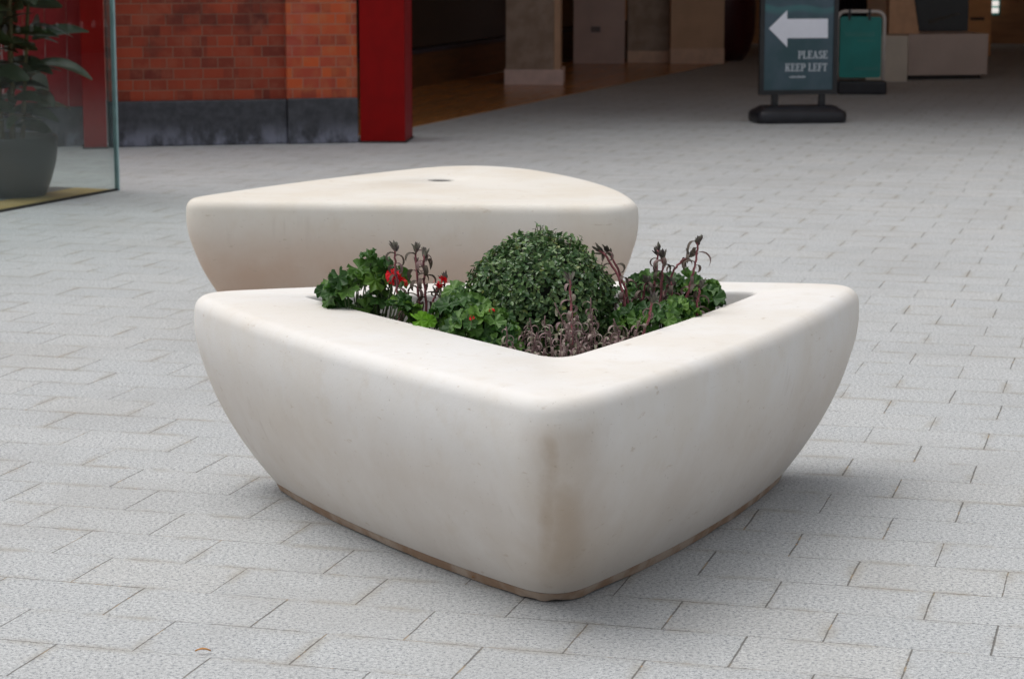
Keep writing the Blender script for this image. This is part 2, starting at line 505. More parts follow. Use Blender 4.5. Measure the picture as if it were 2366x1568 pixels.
M = {
    'paving': make_paving(),
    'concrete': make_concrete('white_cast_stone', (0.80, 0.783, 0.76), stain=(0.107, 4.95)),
    'bench': make_concrete('cream_cast_stone', (0.76, 0.725, 0.665), grime_shade=(0.58, 0.42, 0.32), amt=0.97),
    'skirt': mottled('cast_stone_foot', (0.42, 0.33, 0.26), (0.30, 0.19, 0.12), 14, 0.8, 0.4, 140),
    'brick': make_brick('sooty_brick', (0.37, 0.060, 0.026), (0.19, 0.034, 0.020), (0.26, 0.145, 0.10), (0.05, 0.020, 0.018), 1.9, (0, 0, 0.4)),
    'brick2': make_brick('orange_brick', (0.60, 0.105, 0.030), (0.38, 0.060, 0.040), (0.38, 0.20, 0.14), (0.50, 0.15, 0.11), 2.3, (4, 0, 0)),
    'plinth': make_plinth(),
    'red': plain('red_paint', (0.27, 0.0006, 0.0008), 0.5, var=0.12, spec=0.15),
    'red_dark': plain('dark_red_paint', (0.30, 0.012, 0.018), 0.5, spec=0.25),
    'maroon': plain('maroon_drum_paint', (0.055, 0.006, 0.008), 0.35),
    'glass': make_glass(),
    'glass_edge': plain('glass_edge', (0.42, 0.62, 0.64), 0.2, spec=0.6),
    'frost': make_frost(),
    'steel': plain('steel', (0.45, 0.46, 0.47), 0.32, metal=0.9, scale=40),
    'dark_metal': plain('dark_steel', (0.05, 0.05, 0.05), 0.5, metal=0.4),
    'pot': plain('dark_grey_pot', (0.009, 0.010, 0.010), 0.5, var=0.3),
    'soil': mottled('soil', (0.030, 0.020, 0.013), (0.055, 0.038, 0.024), 30, 0.95, 1.0, 90),
    'box_leaf': make_leaf('box_leaf', [(0.0, (0.034, 0.088, 0.026)), (0.97, (0.24, 0.36, 0.13)), (0.45, (0.085, 0.180, 0.055)), (0.985, (0.30, 0.34, 0.09))], 0.33, 0.52, trans=0.15),
    'box_core': plain('box_dark_core', (0.010, 0.016, 0.008), 0.9),
    'twig': plain('twig_bark', (0.10, 0.07, 0.045), 0.8),
    'ger_leaf': make_leaf('geranium_leaf', [(0.0, (0.022, 0.078, 0.012)), (1.0, (0.15, 0.30, 0.040)), (0.5, (0.055, 0.150, 0.026))], 0.5, 0.4, trans=0.22),
    'ger_bright': make_leaf('young_leaf', [(0.0, (0.15, 0.40, 0.02)), (1.0, (0.21, 0.46, 0.03))], 0.5, 0.3, trans=0.35),
    'ger_stem': plain('geranium_stem', (0.07, 0.11, 0.035), 0.6),
    'petal': make_leaf('red_petal', [(0.0, (0.75, 0.006, 0.012)), (1.0, (0.90, 0.02, 0.05))], 0.6, 0.25, trans=0.2),
    'bud': make_leaf('dry_bud', [(0.0, (0.22, 0.10, 0.05)), (1.0, (0.38, 0.17, 0.09))], 0.8, 0.2),
    'wilt_stem': plain('purple_stem', (0.34, 0.10, 0.115), 0.6, var=0.4, scale=30),
    'clump_stem': plain('mauve_grey_stem', (0.22, 0.13, 0.13), 0.7, var=0.3, scale=30),
    'wilt_leaf': make_leaf('wilted_leaf', [(0.0, (0.075, 0.065, 0.045)), (1.0, (0.30, 0.19, 0.19)), (0.5, (0.14, 0.105, 0.085))], 0.65, 0.3, trans=0.12),
    'wilt_grey': make_leaf('greyish_leaf', [(0.0, (0.42, 0.34, 0.31)), (1.0, (0.40, 0.43, 0.29)), (0.5, (0.25, 0.15, 0.16))], 0.7, 0.3, trans=0.12),
    'tuft': make_leaf('leaf_tuft', [(0.0, (0.09, 0.07, 0.07)), (1.0, (0.20, 0.20, 0.15))], 0.65, 0.3),
    'dead': make_leaf('orange_leaf', [(0.0, (0.55, 0.24, 0.05)), (1.0, (0.62, 0.30, 0.08))], 0.7, 0.3),
    'fig': make_leaf('indoor_leaf', [(0.0, (0.018, 0.032, 0.016)), (1.0, (0.045, 0.075, 0.030))], 0.35, 0.5),
    'cane': plain('indoor_cane', (0.16, 0.12, 0.05), 0.7),
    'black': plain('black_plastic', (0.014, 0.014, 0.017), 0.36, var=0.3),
    'rubber': plain('black_rubber', (0.018, 0.018, 0.024), 0.42, var=0.3),
    'teal': plain('teal_panel', (0.008, 0.26, 0.23), 0.45, var=0.2, scale=3),
    'teal_text': plain('teal_lettering', (0.05, 0.28, 0.25), 0.5),
    'white_paint': plain('white_paint', (0.62, 0.56, 0.52), 0.5, var=0.12),
    'white_print': plain('white_print', (0.88, 0.89, 0.97), 0.5, var=0.03),
    'soft_print': plain('lettering_white', (0.60, 0.65, 0.70), 0.5, var=0.05),
    'pillar': mottled('raw_concrete', (0.44, 0.34, 0.27), (0.33, 0.25, 0.19), 5, 0.8, 0.3, 60),
    'plaster': plain('warm_plaster', (0.66, 0.43, 0.28), 0.7, var=0.12, scale=3),
    'pinkish': plain('pale_panel', (0.58, 0.42, 0.37), 0.6, var=0.12, scale=3),
    'skirting': plain('pale_skirting', (0.80, 0.62, 0.56), 0.5),
    'skirting2': plain('beige_skirting', (0.74, 0.50, 0.36), 0.5),
    'socket': plain('socket_plate', (0.16, 0.12, 0.115), 0.5),
    'darkglass': plain('dark_window', (0.004, 0.004, 0.005), 0.25, var=0.3),
    'sill': plain('slate_sill', (0.06, 0.055, 0.075), 0.5),
    'woodfloor': make_wood('oak_floor', (0.64, 0.29, 0.09), (0.50, 0.21, 0.065), 0.22, (12, 1, 1), 0.13, R(15.7)),
    'woodwall': make_wood('dark_wood_panel', (0.16, 0.065, 0.022), (0.10, 0.040, 0.015), 0.45, (1, 1, 14)),
    'backwall': make_wood('brown_back_wall', (0.46, 0.22, 0.09), (0.36, 0.16, 0.065), 0.6, (1, 1, 6)),
    'orangewood': make_wood('orange_cabinet_wood', (0.70, 0.33, 0.12), (0.6, 0.27, 0.09), 0.5, (1, 1, 8)),
    'tanboard': plain('tan_board', (0.60, 0.34, 0.19), 0.6),
    'greyblock': plain('grey_display_block', (0.52, 0.42, 0.37), 0.6, var=0.1, scale=3),
    'greyblock2': plain('pale_display_block', (0.60, 0.53, 0.44), 0.6, var=0.1, scale=3),
    'ceiling': plain('gallery_ceiling', (0.74, 0.42, 0.20), 0.8),
    'yellowfloor': make_wood('pale_oak_threshold', (0.46, 0.33, 0.13), (0.40, 0.28, 0.10), 0.5, (1, 10, 1)),
    'greyfloor': mottled('grey_interior_floor', (0.16, 0.165, 0.155), (0.13, 0.14, 0.13), 4, 0.35, 0.05),
    'gold': plain('faint_gold_print', (0.13, 0.10, 0.06), 0.5),
    'slot': plain('slot_shadow_gap', (0.09, 0.045, 0.02), 0.6),
    'slat': glow('lit_blind', (0.9, 0.85, 0.8), 0.9),
    'curtain': plain('dark_curtain', (0.02, 0.012, 0.016), 0.8),
}


def make_poster():
    t = NT('poster_print')
    v = t.obj()
    n_ = t.noise(v, 2.4, 4, 0.6)
    col = t.mix(t.mr(n_, 0.35, 0.65), (0.052, 0.098, 0.112), (0.085, 0.125, 0.155))
    wv = t.n('ShaderNodeTexWave', wave_type='RINGS', i_Scale=1.3, i_Distortion=5.0, i_Detail=2.0)
    t.t.links.new(t.n('ShaderNodeMapping', i_Vector=v, i_Location=(0.3, 0, -1.3)).outputs[0], wv.inputs['Vector'])
    x, y, z = t.xyz(v)
    msk = t.math('MULTIPLY', t.mr(wv.outputs['Fac'], 0.75, 1.0), t.mr(z, 0.86, 1.0))
    col = t.mix(t.math('MULTIPLY', msk, 0.5), col, (0.08, 0.26, 0.25))
    return t.out(col, 0.45, 0, 0.2)


M['poster'] = make_poster()

# ------------------------------------------------------------------ ground
g = MB()
g.add([(-150, -60, 0), (150, -60, 0), (150, 240, 0), (-150, 240, 0)], [(0, 1, 2, 3)])
tag(g.build('ground', M['paving']), kind='structure')


# ------------------------------------------------------------------ triangular cast-stone forms
def outline(cs, bulge, t, ns=36, nc=14):
    """curved-side triangle through sharp corners cs (ccw), corner cut t each"""
    cs = [Vector((c[0], c[1])) for c in cs]
    cen = sum(cs, Vector((0, 0))) / 3
    ts = t if isinstance(t, (list, tuple)) else [t] * 3
    pts = []
    bl = bulge if isinstance(bulge, (list, tuple)) else [bulge] * 3
    def side(i, s):
        a, b = cs[i], cs[(i + 1) % 3]
        m = a.lerp(b, s)
        nrm = Vector(((b - a).y, -(b - a).x)).normalized()
        if nrm.dot((a + b) / 2 - cen) < 0: nrm = -nrm
        return m + nrm * bl[i] * 4 * s * (1 - s)
    for i in range(3):
        ln = (cs[(i + 1) % 3] - cs[i]).length
        lp = (cs[i] - cs[i - 1]).length
        ti = ts[i]
        a = side((i - 1) % 3, 1 - ti / lp)
        b = side(i, ti / ln)
        c = cs[i]
        for k in range(nc):
            s = k / nc
            pts.append(a * (1 - s) ** 2 + c * 2 * s * (1 - s) + b * s * s)
        tn = ts[(i + 1) % 3]
        s0, s1 = ti / ln, 1 - tn / ln
        for k in range(ns):
            pts.append(side(i, s0 + (s1 - s0) * k / ns))
    return pts, cen


def inset(pts, d):
    n = len(pts)
    out = []
    for i in range(n):
        tn = (pts[(i + 1) % n] - pts[i - 1]).normalized()
        nr = Vector((-tn.y, tn.x))              # inward for ccw
        out.append(pts[i] + nr * d)
    return out


def ring(pts, z): return [(p.x, p.y, z) for p in pts]


H0 = 0.54
RND = 0.040


FS = 0.765                              # foot size relative to the rim


def body_rings(pts, cen, zb=0.027):
    rings = []
    for k in range(0, 9):
        a = math.pi / 2 * k / 8
        rings.append(ring(inset(pts, RND * (1 - math.sin(a))), H0 - RND * (1 - math.cos(a))))
    zt = H0 - RND
    for k in range(1, 23):
        d = k / 22
        s = 1 + 0.004 * math.sin(min(d * 3, 1) * math.pi) - (1 - FS) * d ** 2.0
        rings.append([(cen.x + (p.x - cen.x) * s, cen.y + (p.y - cen.y) * s, zt - (zt - zb) * d) for p in pts])
    return rings


def foot_mb(pts, cen, seed):
    rnd = random.Random(seed)
    rs = []
    for z, s in ((0.030, 0.757), (0.025, 0.763), (0.014, 0.757), (0.0, 0.750)):
        rr = []
        for p in pts:
            j = 0
            if z < 0.01: j = abs(noise.noise(Vector((p.x * 9, p.y * 9, seed)))) * 0.011 + rnd.uniform(0, 0.004)
            ss = s + (j * 0.3)
            rr.append((cen.x + (p.x - cen.x) * ss, cen.y + (p.y - cen.y) * ss, z + j))
        rs.append(rr)
    m = MB().loft(rs)
    n = len(pts)
    m.f.append(tuple(range(3 * n, 4 * n)))
    return m


# front planter (triangle corners: left, front, right; counter-clockwise)
P_out, P_cen = outline([(-0.936, 6.55), (0.113, 4.888), (1.032, 6.713)], [0.072, 0.077, 0.14], [0.155, 0.165, 0.155])
P_in, _ = outline([(-0.588, 6.468), (0.111, 5.451), (0.706, 6.552)], [0.004, 0.018, 0.012], [0.05, 0.085, 0.06])
P_cen = Vector((0.065, 6.165))
root = empty('stone_planter', (0, 0, 0))
tag(root, 'white cast stone planter with brown stain down its front corner, holding shrub and geraniums', 'planter')
mb = MB()
rings = [ring(inset(P_in, 0.0), 0.27), ring(P_in, H0 - 0.012)]
rings.append(ring(inset(P_in, -0.002), H0 - 0.004))
rings.append(ring(inset(P_in, -0.008), H0))
rings += body_rings(P_out, P_cen)
mb.loft(rings)
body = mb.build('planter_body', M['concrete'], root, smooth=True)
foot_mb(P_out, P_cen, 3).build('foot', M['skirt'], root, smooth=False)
n = len(P_in)
# soil
sm = MB()
sp = []
cin = sum((p for p in P_in), Vector((0, 0))) / n
NR = 14
for k in range(NR + 1):
    s = 1 - k / NR
    for p in P_in:
        q = cin + (p - cin) * s * 0.995
        sp.append((q.x, q.y, 0.428 + 0.03 * noise.noise(Vector((q.x * 9, q.y * 9, 0))) + 0.014 * noise.noise(Vector((q.x * 40, q.y * 40, 3)))))
sm.v = sp
for i in range(NR):
    for k in range(n):
        k2 = (k + 1) % n
        sm.f.append((i * n + k, i * n + k2, (i + 1) * n + k2, (i + 1) * n + k))
tag(sm.build('soil', M['soil'], smooth=True), 'dark soil filling the white planter under the flowers', 'soil', kind='stuff')

# bench behind
B_out, B_cen = outline([(-1.325, 8.93), (0.485, 8.73), (-0.158, 10.545)], [0.012, 0.185, 0.075], [0.2, 0.18, 0.42])
root = empty('stone_bench', (0, 0, 0))
tag(root, 'cream triangular cast stone bench with small round metal cap, behind the planter', 'bench')
hc = Vector((-0.293, 9.70))
mb = MB()
nb = len(B_out)
hole = []
for p in B_out:
    d = (p - hc).normalized()
    hole.append(hc + d * 0.056)
rings = [ring([hc + (q - hc) * 0.98 for q in hole], H0 - 0.05), ring(hole, H0 - 0.003), ring([hc + (q - hc) * 1.06 for q in hole], H0)]
mid = [hc.lerp(p, 0.5) for p in B_out]
mid[:] = [m_ for m_ in mid]
rings += [ring(mid, H0)] + body_rings(B_out, B_cen)
mb.loft(rings)
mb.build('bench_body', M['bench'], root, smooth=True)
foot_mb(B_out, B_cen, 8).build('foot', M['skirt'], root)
MB().lathe([(0.036, H0 - 0.012), (0.040, H0 - 0.006), (0.050, H0 - 0.006), (0.0535, H0 - 0.012), (0.0535, H0 - 0.05)], hc.x, hc.y, 32).build('cap_ring', M['dark_metal'], root, smooth=True)
MB().lathe([(0.0001, H0 - 0.015), (0.038, H0 - 0.016)], hc.x, hc.y, 32).build('cap', M['steel'], root, smooth=True)


# ------------------------------------------------------------------ plants
def frame_from(nrm, fwd):
    nrm = nrm.normalized()
    f = (fwd - nrm * fwd.dot(nrm))
    if f.length < 1e-4: f = Vector((1, 0, 0)) - nrm * nrm.x
    f.normalize()
    return f, nrm.cross(f), nrm


def small_leaf(mb, p, nrm, fwd, L, W, fold=0.25):
    f, s, u = frame_from(nrm, fwd)
    pts = [(0, 0, 0), (0.35, 0.5, fold), (0.75, 0.40, fold), (1, 0, 0), (0.75, -0.40, fold), (0.35, -0.5, fold), (0.5, 0, 0)]
    vs = [p + f * (a * L) + s * (b * W) + u * (c * W * 0.5) for a, b, c in pts]
    mb.add(vs, [(0, 6, 1), (1, 6, 2), (2, 6, 3), (0, 5, 6), (5, 4, 6), (4, 3, 6)])


def box_ball(c, r):
    rnd = random.Random(5)
    root = empty('box_ball', (c[0], c[1], 0.40))
    tag(root, 'clipped dark green box shrub ball in the middle of the white planter', 'shrub')
    cz = c[2] - 0.40
    lm = MB()
    N = 12500
    for i in range(N):
        d = Vector((rnd.gauss(0, 1), rnd.gauss(0, 1), rnd.gauss(0, 1))).normalized()
        if d.z < -0.78: continue
        lump = 1 + 0.075 * noise.noise(d * 2.3) + 0.075 * noise.noise(d * 6.0 + Vector((3, 1, 7)))
        if noise.noise(d * 8 + Vector((9, 2, 4))) > 0.30 and rnd.random() < .6: continue
        dep = rnd.random() ** 1.8
        rr = r * lump * (1.0 - 0.20 * dep) + rnd.uniform(-0.004, 0.006)
        p = Vector((d.x * rr, d.y * rr, cz + d.z * rr * 0.985))
        nrm = (d + Vector((rnd.gauss(0, .55), rnd.gauss(0, .55), rnd.gauss(0, .55) + 0.25))).normalized()
        fwd = Vector((rnd.gauss(0, 1), rnd.gauss(0, 1), rnd.gauss(0, 1))) + d * 0.9
        L = rnd.uniform(0.012, 0.0195)
        small_leaf(lm, p, nrm, fwd, L, L * rnd.uniform(0.52, 0.68), rnd.uniform(0.1, 0.5))
    tw = MB()
    for i in range(110):                                 # stray shoots
        d = Vector((rnd.gauss(0, 1), rnd.gauss(0, 1), abs(rnd.gauss(0, 1)) * 1.2)).normalized()
        a = Vector((d.x * r * .9, d.y * r * .9, cz + d.z * r * .9))
        ln = rnd.uniform(0.02, 0.042) * (1.25 if d.z > .8 else 1)
        dd = (d + Vector((0, 0, 0.5)) + Vector((rnd.gauss(0, .2), rnd.gauss(0, .2), 0))).normalized()
        b = a + dd * ln
        tw.tube([a, b], [0.0013, 0.0008], 4)
        for k in range(7):
            q = a.lerp(b, 0.35 + 0.65 * k / 6)
            fw = dd * 0.8 + Vector((rnd.gauss(0, .8), rnd.gauss(0, .8), rnd.gauss(0, .5)))
            L = rnd.uniform(0.009, 0.014)
            small_leaf(lm, q, (d + Vector((rnd.gauss(0, .5), rnd.gauss(0, .5), .3))), fw, L, L * .55, .3)
    lm.build('foliage', M['box_leaf'], root, fix=False)
    for k in range(7):
        a = k * 0.9
        tw.tube([(0, 0, 0), (math.cos(a) * .05, math.sin(a) * .05, cz * .6), (math.cos(a) * .13, math.sin(a) * .13, cz + rnd.uniform(0, .1))], [0.008, 0.005, 0.002], 6)
    tw.build('branches', M['twig'], root)
    co = MB()  # near-black sphere put in for the shade inside the leaf shell
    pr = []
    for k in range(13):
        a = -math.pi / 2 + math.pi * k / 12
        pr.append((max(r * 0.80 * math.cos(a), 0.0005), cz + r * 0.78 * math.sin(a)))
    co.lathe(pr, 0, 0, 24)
    co.build('dark_core', M['box_core'], root, smooth=True)


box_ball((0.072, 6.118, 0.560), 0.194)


def in_bed(x, y, m):
    """is x,y inside the planter opening, at least m from its edge"""
    for i in range(0, len(P_in)):
        a, b = P_in[i], P_in[(i + 1) % len(P_in)]
        e = b - a
        if e.length < 1e-6: continue
        if (e.x * (y - a.y) - e.y * (x - a.x)) / e.length < m: return False
    return True


def gleaf(mb, c, nrm, fwd, r, rnd):
    """rounded scalloped geranium leaf, notch on the stalk side"""
    f, s, u = frame_from(nrm, fwd)
    N = 29
    ph = rnd.uniform(0, 6)
    v0 = len(mb.v)
    mb.v.append(tuple(c))
    cup = rnd.uniform(-0.05, 0.28)
    for ri, rr in enumerate((0.45, 0.8, 1.0)):
        for k in range(N):
            a = -math.pi + R(16) + (2 * math.pi - R(32)) * k / (N - 1)
            lob = 1 + (0.10 * math.cos(7 * a) + 0.05 * math.cos(21 * a)) * (rr ** 2)
            q = r * rr * lob
            z = cup * r * rr ** 2 + 0.17 * r * rr * math.cos(7 * a + math.pi) + 0.05 * r * rr * math.sin(3 * a + ph) + (0.11 * r * math.sin(14 * a + ph) if ri == 2 else 0)
            mb.v.append(tuple(c + f * (math.cos(a) * q + 0.12 * r) + s * (math.sin(a) * q) + u * z))
    for k in range(N - 1):
        mb.f.append((v0, v0 + 1 + k, v0 + 2 + k))
        for ri in range(2):
            a = v0 + 1 + ri * N + k
            mb.f.append((a, a + N, a + N + 1, a + 1))


def flower(parent, c, r, rnd, name='flower_head', n=11):
    m = MB()
    for i in range(n):
        d = Vector((rnd.gauss(0, 1), rnd.gauss(0, 1) - 0.3, rnd.gauss(0, .7) + .35)).normalized()
        fc = c + d * r * rnd.uniform(.5, .9)
        f, s, u = frame_from(d, Vector((rnd.gauss(0, 1), rnd.gauss(0, 1), rnd.gauss(0, 1))))
        pr_ = r * rnd.uniform(.40, .55)
        for k in range(5):
            a = 2 * math.pi * k / 5 + rnd.uniform(-.15, .15)
            dr = f * math.cos(a) + s * math.sin(a)
            sd_ = u.cross(dr)
            vs = [fc, fc + dr * pr_ * .5 + sd_ * pr_ * .30 + u * pr_ * .10, fc + dr * pr_ * .95 + sd_ * pr_ * .30 + u * pr_ * .05,
                  fc + dr * pr_ * 1.1, fc + dr * pr_ * .95 - sd_ * pr_ * .30 + u * pr_ * .05, fc + dr * pr_ * .5 - sd_ * pr_ * .30 + u * pr_ * .10]
            m.add(vs, [(0, 1, 2, 3), (0, 3, 4, 5)])
    return m.build(name, M['petal'], parent, fix=False)


def geranium(label, base, blobs, seed, flowers=(), buds=(), bright=(), rmean=0.031, group='geraniums in the white planter'):
    """blobs: list of (centre, radii, leaf count)"""
    rnd = random.Random(seed)
    root = empty('geranium', base)
    tag(root, label, 'plant', group)
    b = Vector(base)
    lm, st = MB(), MB()
    for c, rad, cnt in blobs:
        c = Vector(c)
        for i in range(cnt):
            r_ = rmean * rnd.uniform(.62, 1.12)
            for tr_ in range(12):
                d = Vector((rnd.gauss(0, 1), rnd.gauss(0, 1), rnd.gauss(0, 1) * .9 + .25)).normalized()
                q = rnd.uniform(.55, 1.0)
                p = Vector((c.x + d.x * rad[0] * q, c.y + d.y * rad[1] * q, c.z + d.z * rad[2] * q)) - b
                wx, wy = p.x + b.x, p.y + b.y
                if in_bed(wx, wy, r_ * 0.55) or (wx < -0.36 and wy > 6.19 + (wx + .36) * -.4): break
            else: continue
            nrm = Vector((d.x * .8, d.y * .6 - .45, .75 + d.z * .3)) + Vector((rnd.gauss(0, .3), rnd.gauss(0, .3), rnd.gauss(0, .2)))
            out = Vector((d.x, d.y - 0.15, 0.05 - rnd.random() * .4))
            gleaf(lm, p, nrm, out, r_, rnd)
            foot = Vector((p.x * .55 + rnd.uniform(-.02, .02), p.y * .55 + rnd.uniform(-.02, .02), -.005))
            mid_ = foot.lerp(p, .6) + Vector((rnd.uniform(-.008, .008), rnd.uniform(-.008, .008), -.004))
            st.tube([foot, mid_, p], [0.0028, 0.002, 0.0014], 5)
    lm.build('foliage', M['ger_leaf'], root, smooth=True, fix=False)
    for (c, r_) in flowers:
        p = Vector(c) - b
        fl = flower(root, p, r_, rnd, n=13 if r_ > .02 else 7)
        st.tube([Vector((0, 0, 0)), Vector((p.x * .8, p.y * .8, p.z * .5)), p], [0.003, 0.0022, 0.0018], 5)
    for (c, r_) in buds:
        p = Vector(c) - b
        bm_ = MB()
        for i in range(12):
            d = Vector((rnd.gauss(0, 1), rnd.gauss(0, 1), rnd.gauss(0, 1))).normalized()
            small_leaf(bm_, p + d * r_ * .3, d.orthogonal() + d * .3, d, r_, r_ * .5)
        bm_.build('dry_bud', M['bud'], root, fix=False)
        st.tube([Vector((0, 0, 0)), Vector((p.x * .8, p.y * .8, p.z * .5)), p], [0.003, 0.0022, 0.0016], 5)
    st.build('stems', M['ger_stem'], root, smooth=True)
    if bright:
        bl = MB()
        for (c, nr, r_) in bright: gleaf(bl, Vector(c) - b, Vector(nr), Vector((1, -.2, 0)), r_, rnd)
        bl.build('young_leaves', M['ger_bright'], root, smooth=True, fix=False)
    return root


def droop(mb, p, out, L, W, curl, rnd, rise=0.5):
    """narrow leaf that leaves the stem, arcs over and hangs"""
    out = Vector((out.x, out.y, 0)).normalized()
    side = Vector((-out.y, out.x, 0))
    n = 8
    ang = rise + rnd.uniform(-.2, .2)
    q = p.copy()
    v0 = len(mb.v)
    tw = rnd.uniform(-.7, .7)
    for i in range(n + 1):
        s = i / n
        wd = W * (math.sin(math.pi * min(s * .92 + .08, 1)) ** .8) * (1 if s < 1 else .1)
        tv = tw * s
        sv_ = (side * math.cos(tv) + Vector((0, 0, 1)) * math.sin(tv)) * wd * .5
        up_ = (out * -math.sin(ang) + Vector((0, 0, 1)) * math.cos(ang)) * wd * .28
        mb.v += [tuple(q + sv_ + up_), tuple(q), tuple(q - sv_ + up_)]
        q = q + (out * math.cos(ang) + Vector((0, 0, math.sin(ang)))) * (L / n)
        ang -= curl / n * rnd.uniform(.7, 1.3)
    for i in range(n):
        a = v0 + i * 3
        mb.f += [(a, a + 3, a + 4, a + 1), (a + 1, a + 4, a + 5, a + 2)]


def wilted(label, stems, seed, leafmat='wilt_leaf', n_leaf=9, L=0.050, tuft=True, group='wilted purple stemmed flowers in the white planter', skip=0.0, wl=1.0):
    """stems: list of polylines (world); the first point of the first is the plant's base"""
    rnd = random.Random(seed)
    base = Vector(stems[0][0])
    root = empty('wilted_wallflower', base)
    tag(root, label, 'plant', group)
    lf = MB()
    for ps in stems:
        P = [Vector(p) - base for p in ps]
        dense = []
        for i in range(len(P) - 1):
            for k in range(6):
                dense.append(P[i].lerp(P[i + 1], k / 6) + Vector((rnd.gauss(0, .0012), rnd.gauss(0, .0012), 0)))
        dense.append(P[-1])
        m = len(dense)
        MB().tube(dense, [(0.0041 - 0.0016 * i / m) * (1 if tuft else .6) for i in range(m)], 7).build('stem', M['wilt_stem' if tuft else 'clump_stem'], root, smooth=True)
        for k in range(n_leaf):
            s = skip + (1 - skip) * (k + rnd.random() * .6) / n_leaf
            q = dense[min(int(s * (m - 1)), m - 1)]
            a = k * 2.4 + rnd.uniform(-.5, .5)
            droop(lf, q, Vector((math.cos(a), math.sin(a), 0)), L * rnd.uniform(.7, 1.25), wl * 0.0125 * rnd.uniform(.7, 1.25), rnd.uniform(2.4, 4.4), rnd, rnd.uniform(.3, 1.0))
        if tuft:
            q = dense[-1]
            d = (dense[-1] - dense[-5]).normalized()
            tf = MB()
            for k in range(16):
                dv = (d + Vector((rnd.gauss(0, .42), rnd.gauss(0, .42), rnd.gauss(0, .2)))).normalized()
                small_leaf(tf, q - d * rnd.uniform(0, .016), dv.orthogonal(), dv, rnd.uniform(.016, .030), .009)
            tf.build('leaf_tuft', M['tuft'], root, fix=False)
    lf.build('foliage', M[leafmat], root, smooth=True, fix=False)
    return root


def W(px, py, d): return at(px, py, d)


# geraniums
geranium('tall leafy geranium with a red flower head at the left corner of the planter', (-0.430, 6.243, 0.430),
         [(W(815, 690, 6.243), (0.10, 0.06, 0.045), 17), (W(870, 650, 6.291), (0.085, 0.06, 0.055), 13), (W(765, 675, 6.339), (0.045, 0.04, 0.03), 7),
          (W(852, 592, 6.262), (0.016, 0.02, 0.008), 3), (W(880, 622, 6.262), (0.035, 0.03, 0.015), 5), (W(825, 630, 6.262), (0.03, 0.03, 0.015), 4), (W(785, 636, 6.243), (0.01, 0.01, 0.008), 2),
          (W(905, 715, 6.070), (0.065, 0.04, 0.035), 10)],
         21, flowers=[(W(908, 640, 6.214), 0.026), (W(930, 655, 6.214), 0.018)])
geranium('low geranium left of the shrub ball with small red flower and bright young leaves', (-0.12, 5.858, 0.430),
         [(W(1060, 720, 5.95), (0.095, 0.07, 0.035), 38), (W(1110, 748, 5.86), (0.09, 0.06, 0.035), 38), (W(1165, 780, 5.78), (0.055, 0.04, 0.02), 12), (W(1080, 690, 6.03), (0.07, 0.05, 0.03), 14)],
         22, flowers=[(W(1017, 650, 6.195), 0.020), (W(1137, 718, 5.84), 0.009), (W(1090, 735, 5.80), 0.008)],
         buds=[(W(1015, 672, 6.195), 0.012)],
         bright=[(W(972, 739, 5.95), (-.2, -1, .45), 0.024), (W(991, 742, 5.93), (.3, -1, .5), 0.018)])
geranium('low geranium by the right inner rim with pale green young leaves and dried flower heads', (0.40, 6.051, 0.430),
         [(W(1500, 735, 6.031), (0.09, 0.07, 0.03), 26), (W(1560, 720, 6.127), (0.07, 0.06, 0.03), 20)],
         23, buds=[(W(1590, 715, 6.166), 0.020), (W(1655, 745 - 15, 6.262), 0.014)])
geranium('bushy geranium at the back right corner of the planter', (0.49, 6.300, 0.430),
         [(W(1615, 690, 6.339), (0.075, 0.06, 0.045), 26), (W(1570, 665, 6.358), (0.07, 0.05, 0.045), 18), (W(1640, 700, 6.300), (0.05, 0.05, 0.035), 12)],
         24, rmean=0.030)
geranium('geranium just behind the right side of the shrub ball', (0.32, 6.358, 0.430),
         [(W(1470, 675, 6.358), (0.075, 0.05, 0.035), 20), (W(1510, 655, 6.396), (0.06, 0.04, 0.03), 10)], 25)


def up_stem(px0, py0, d0, pts):
    return [tuple(W(px0, py0, d0))] + [tuple(W(a, b, d)) for a, b, d in pts]


wilted('single tall wilted stem in front of the left red flower head', [up_stem(925, 760, 6.166, [(920, 680, 6.166), (914, 620, 6.166), (910, 572, 6.166)])], 31, n_leaf=13)
wilted('pair of tall wilted stems standing between the two red flower heads',
       [up_stem(972, 750, 6.147, [(966, 680, 6.147), (962, 620, 6.147), (960, 575, 6.147)]), up_stem(985, 745, 6.127, [(982, 680, 6.127), (980, 620, 6.127), (980, 588, 6.127)])], 32, n_leaf=14)
wilted('thin pale wilted stems beside the small red flower head', [up_stem(1000, 740, 6.243, [(1003, 690, 6.243), (1012, 668, 6.243)]), up_stem(1035, 740, 6.243, [(1030, 690, 6.243), (1027, 645, 6.243)])], 33, n_leaf=5, L=0.03)
wilted('curved wilted stems leaning left over the right side of the shrub ball',
       [up_stem(1448, 745, 6.070, [(1443, 690, 6.070), (1425, 630, 6.070), (1398, 588, 6.070), (1384, 578, 6.070)]), up_stem(1460, 745, 6.108, [(1448, 680, 6.108), (1428, 620, 6.108), (1405, 582, 6.108)])], 34, n_leaf=7)
wilted('cluster of three upright wilted stems left of the leaning red ones',
       [up_stem(1505, 725, 6.243, [(1512, 660, 6.243), (1518, 610, 6.243), (1520, 578, 6.243)]), up_stem(1520, 725, 6.204, [(1528, 670, 6.204), (1532, 620, 6.204), (1530, 592, 6.204)]), up_stem(1478, 725, 6.243, [(1487, 680, 6.243), (1492, 650, 6.243)])], 35, n_leaf=11)
wilted('leaning wilted stem whose tip bends right in the right hand cluster', [up_stem(1520, 725, 6.291, [(1535, 680, 6.291), (1556, 625, 6.291), (1578, 600, 6.291), (1596, 590, 6.291)])], 36, n_leaf=8, L=0.05)
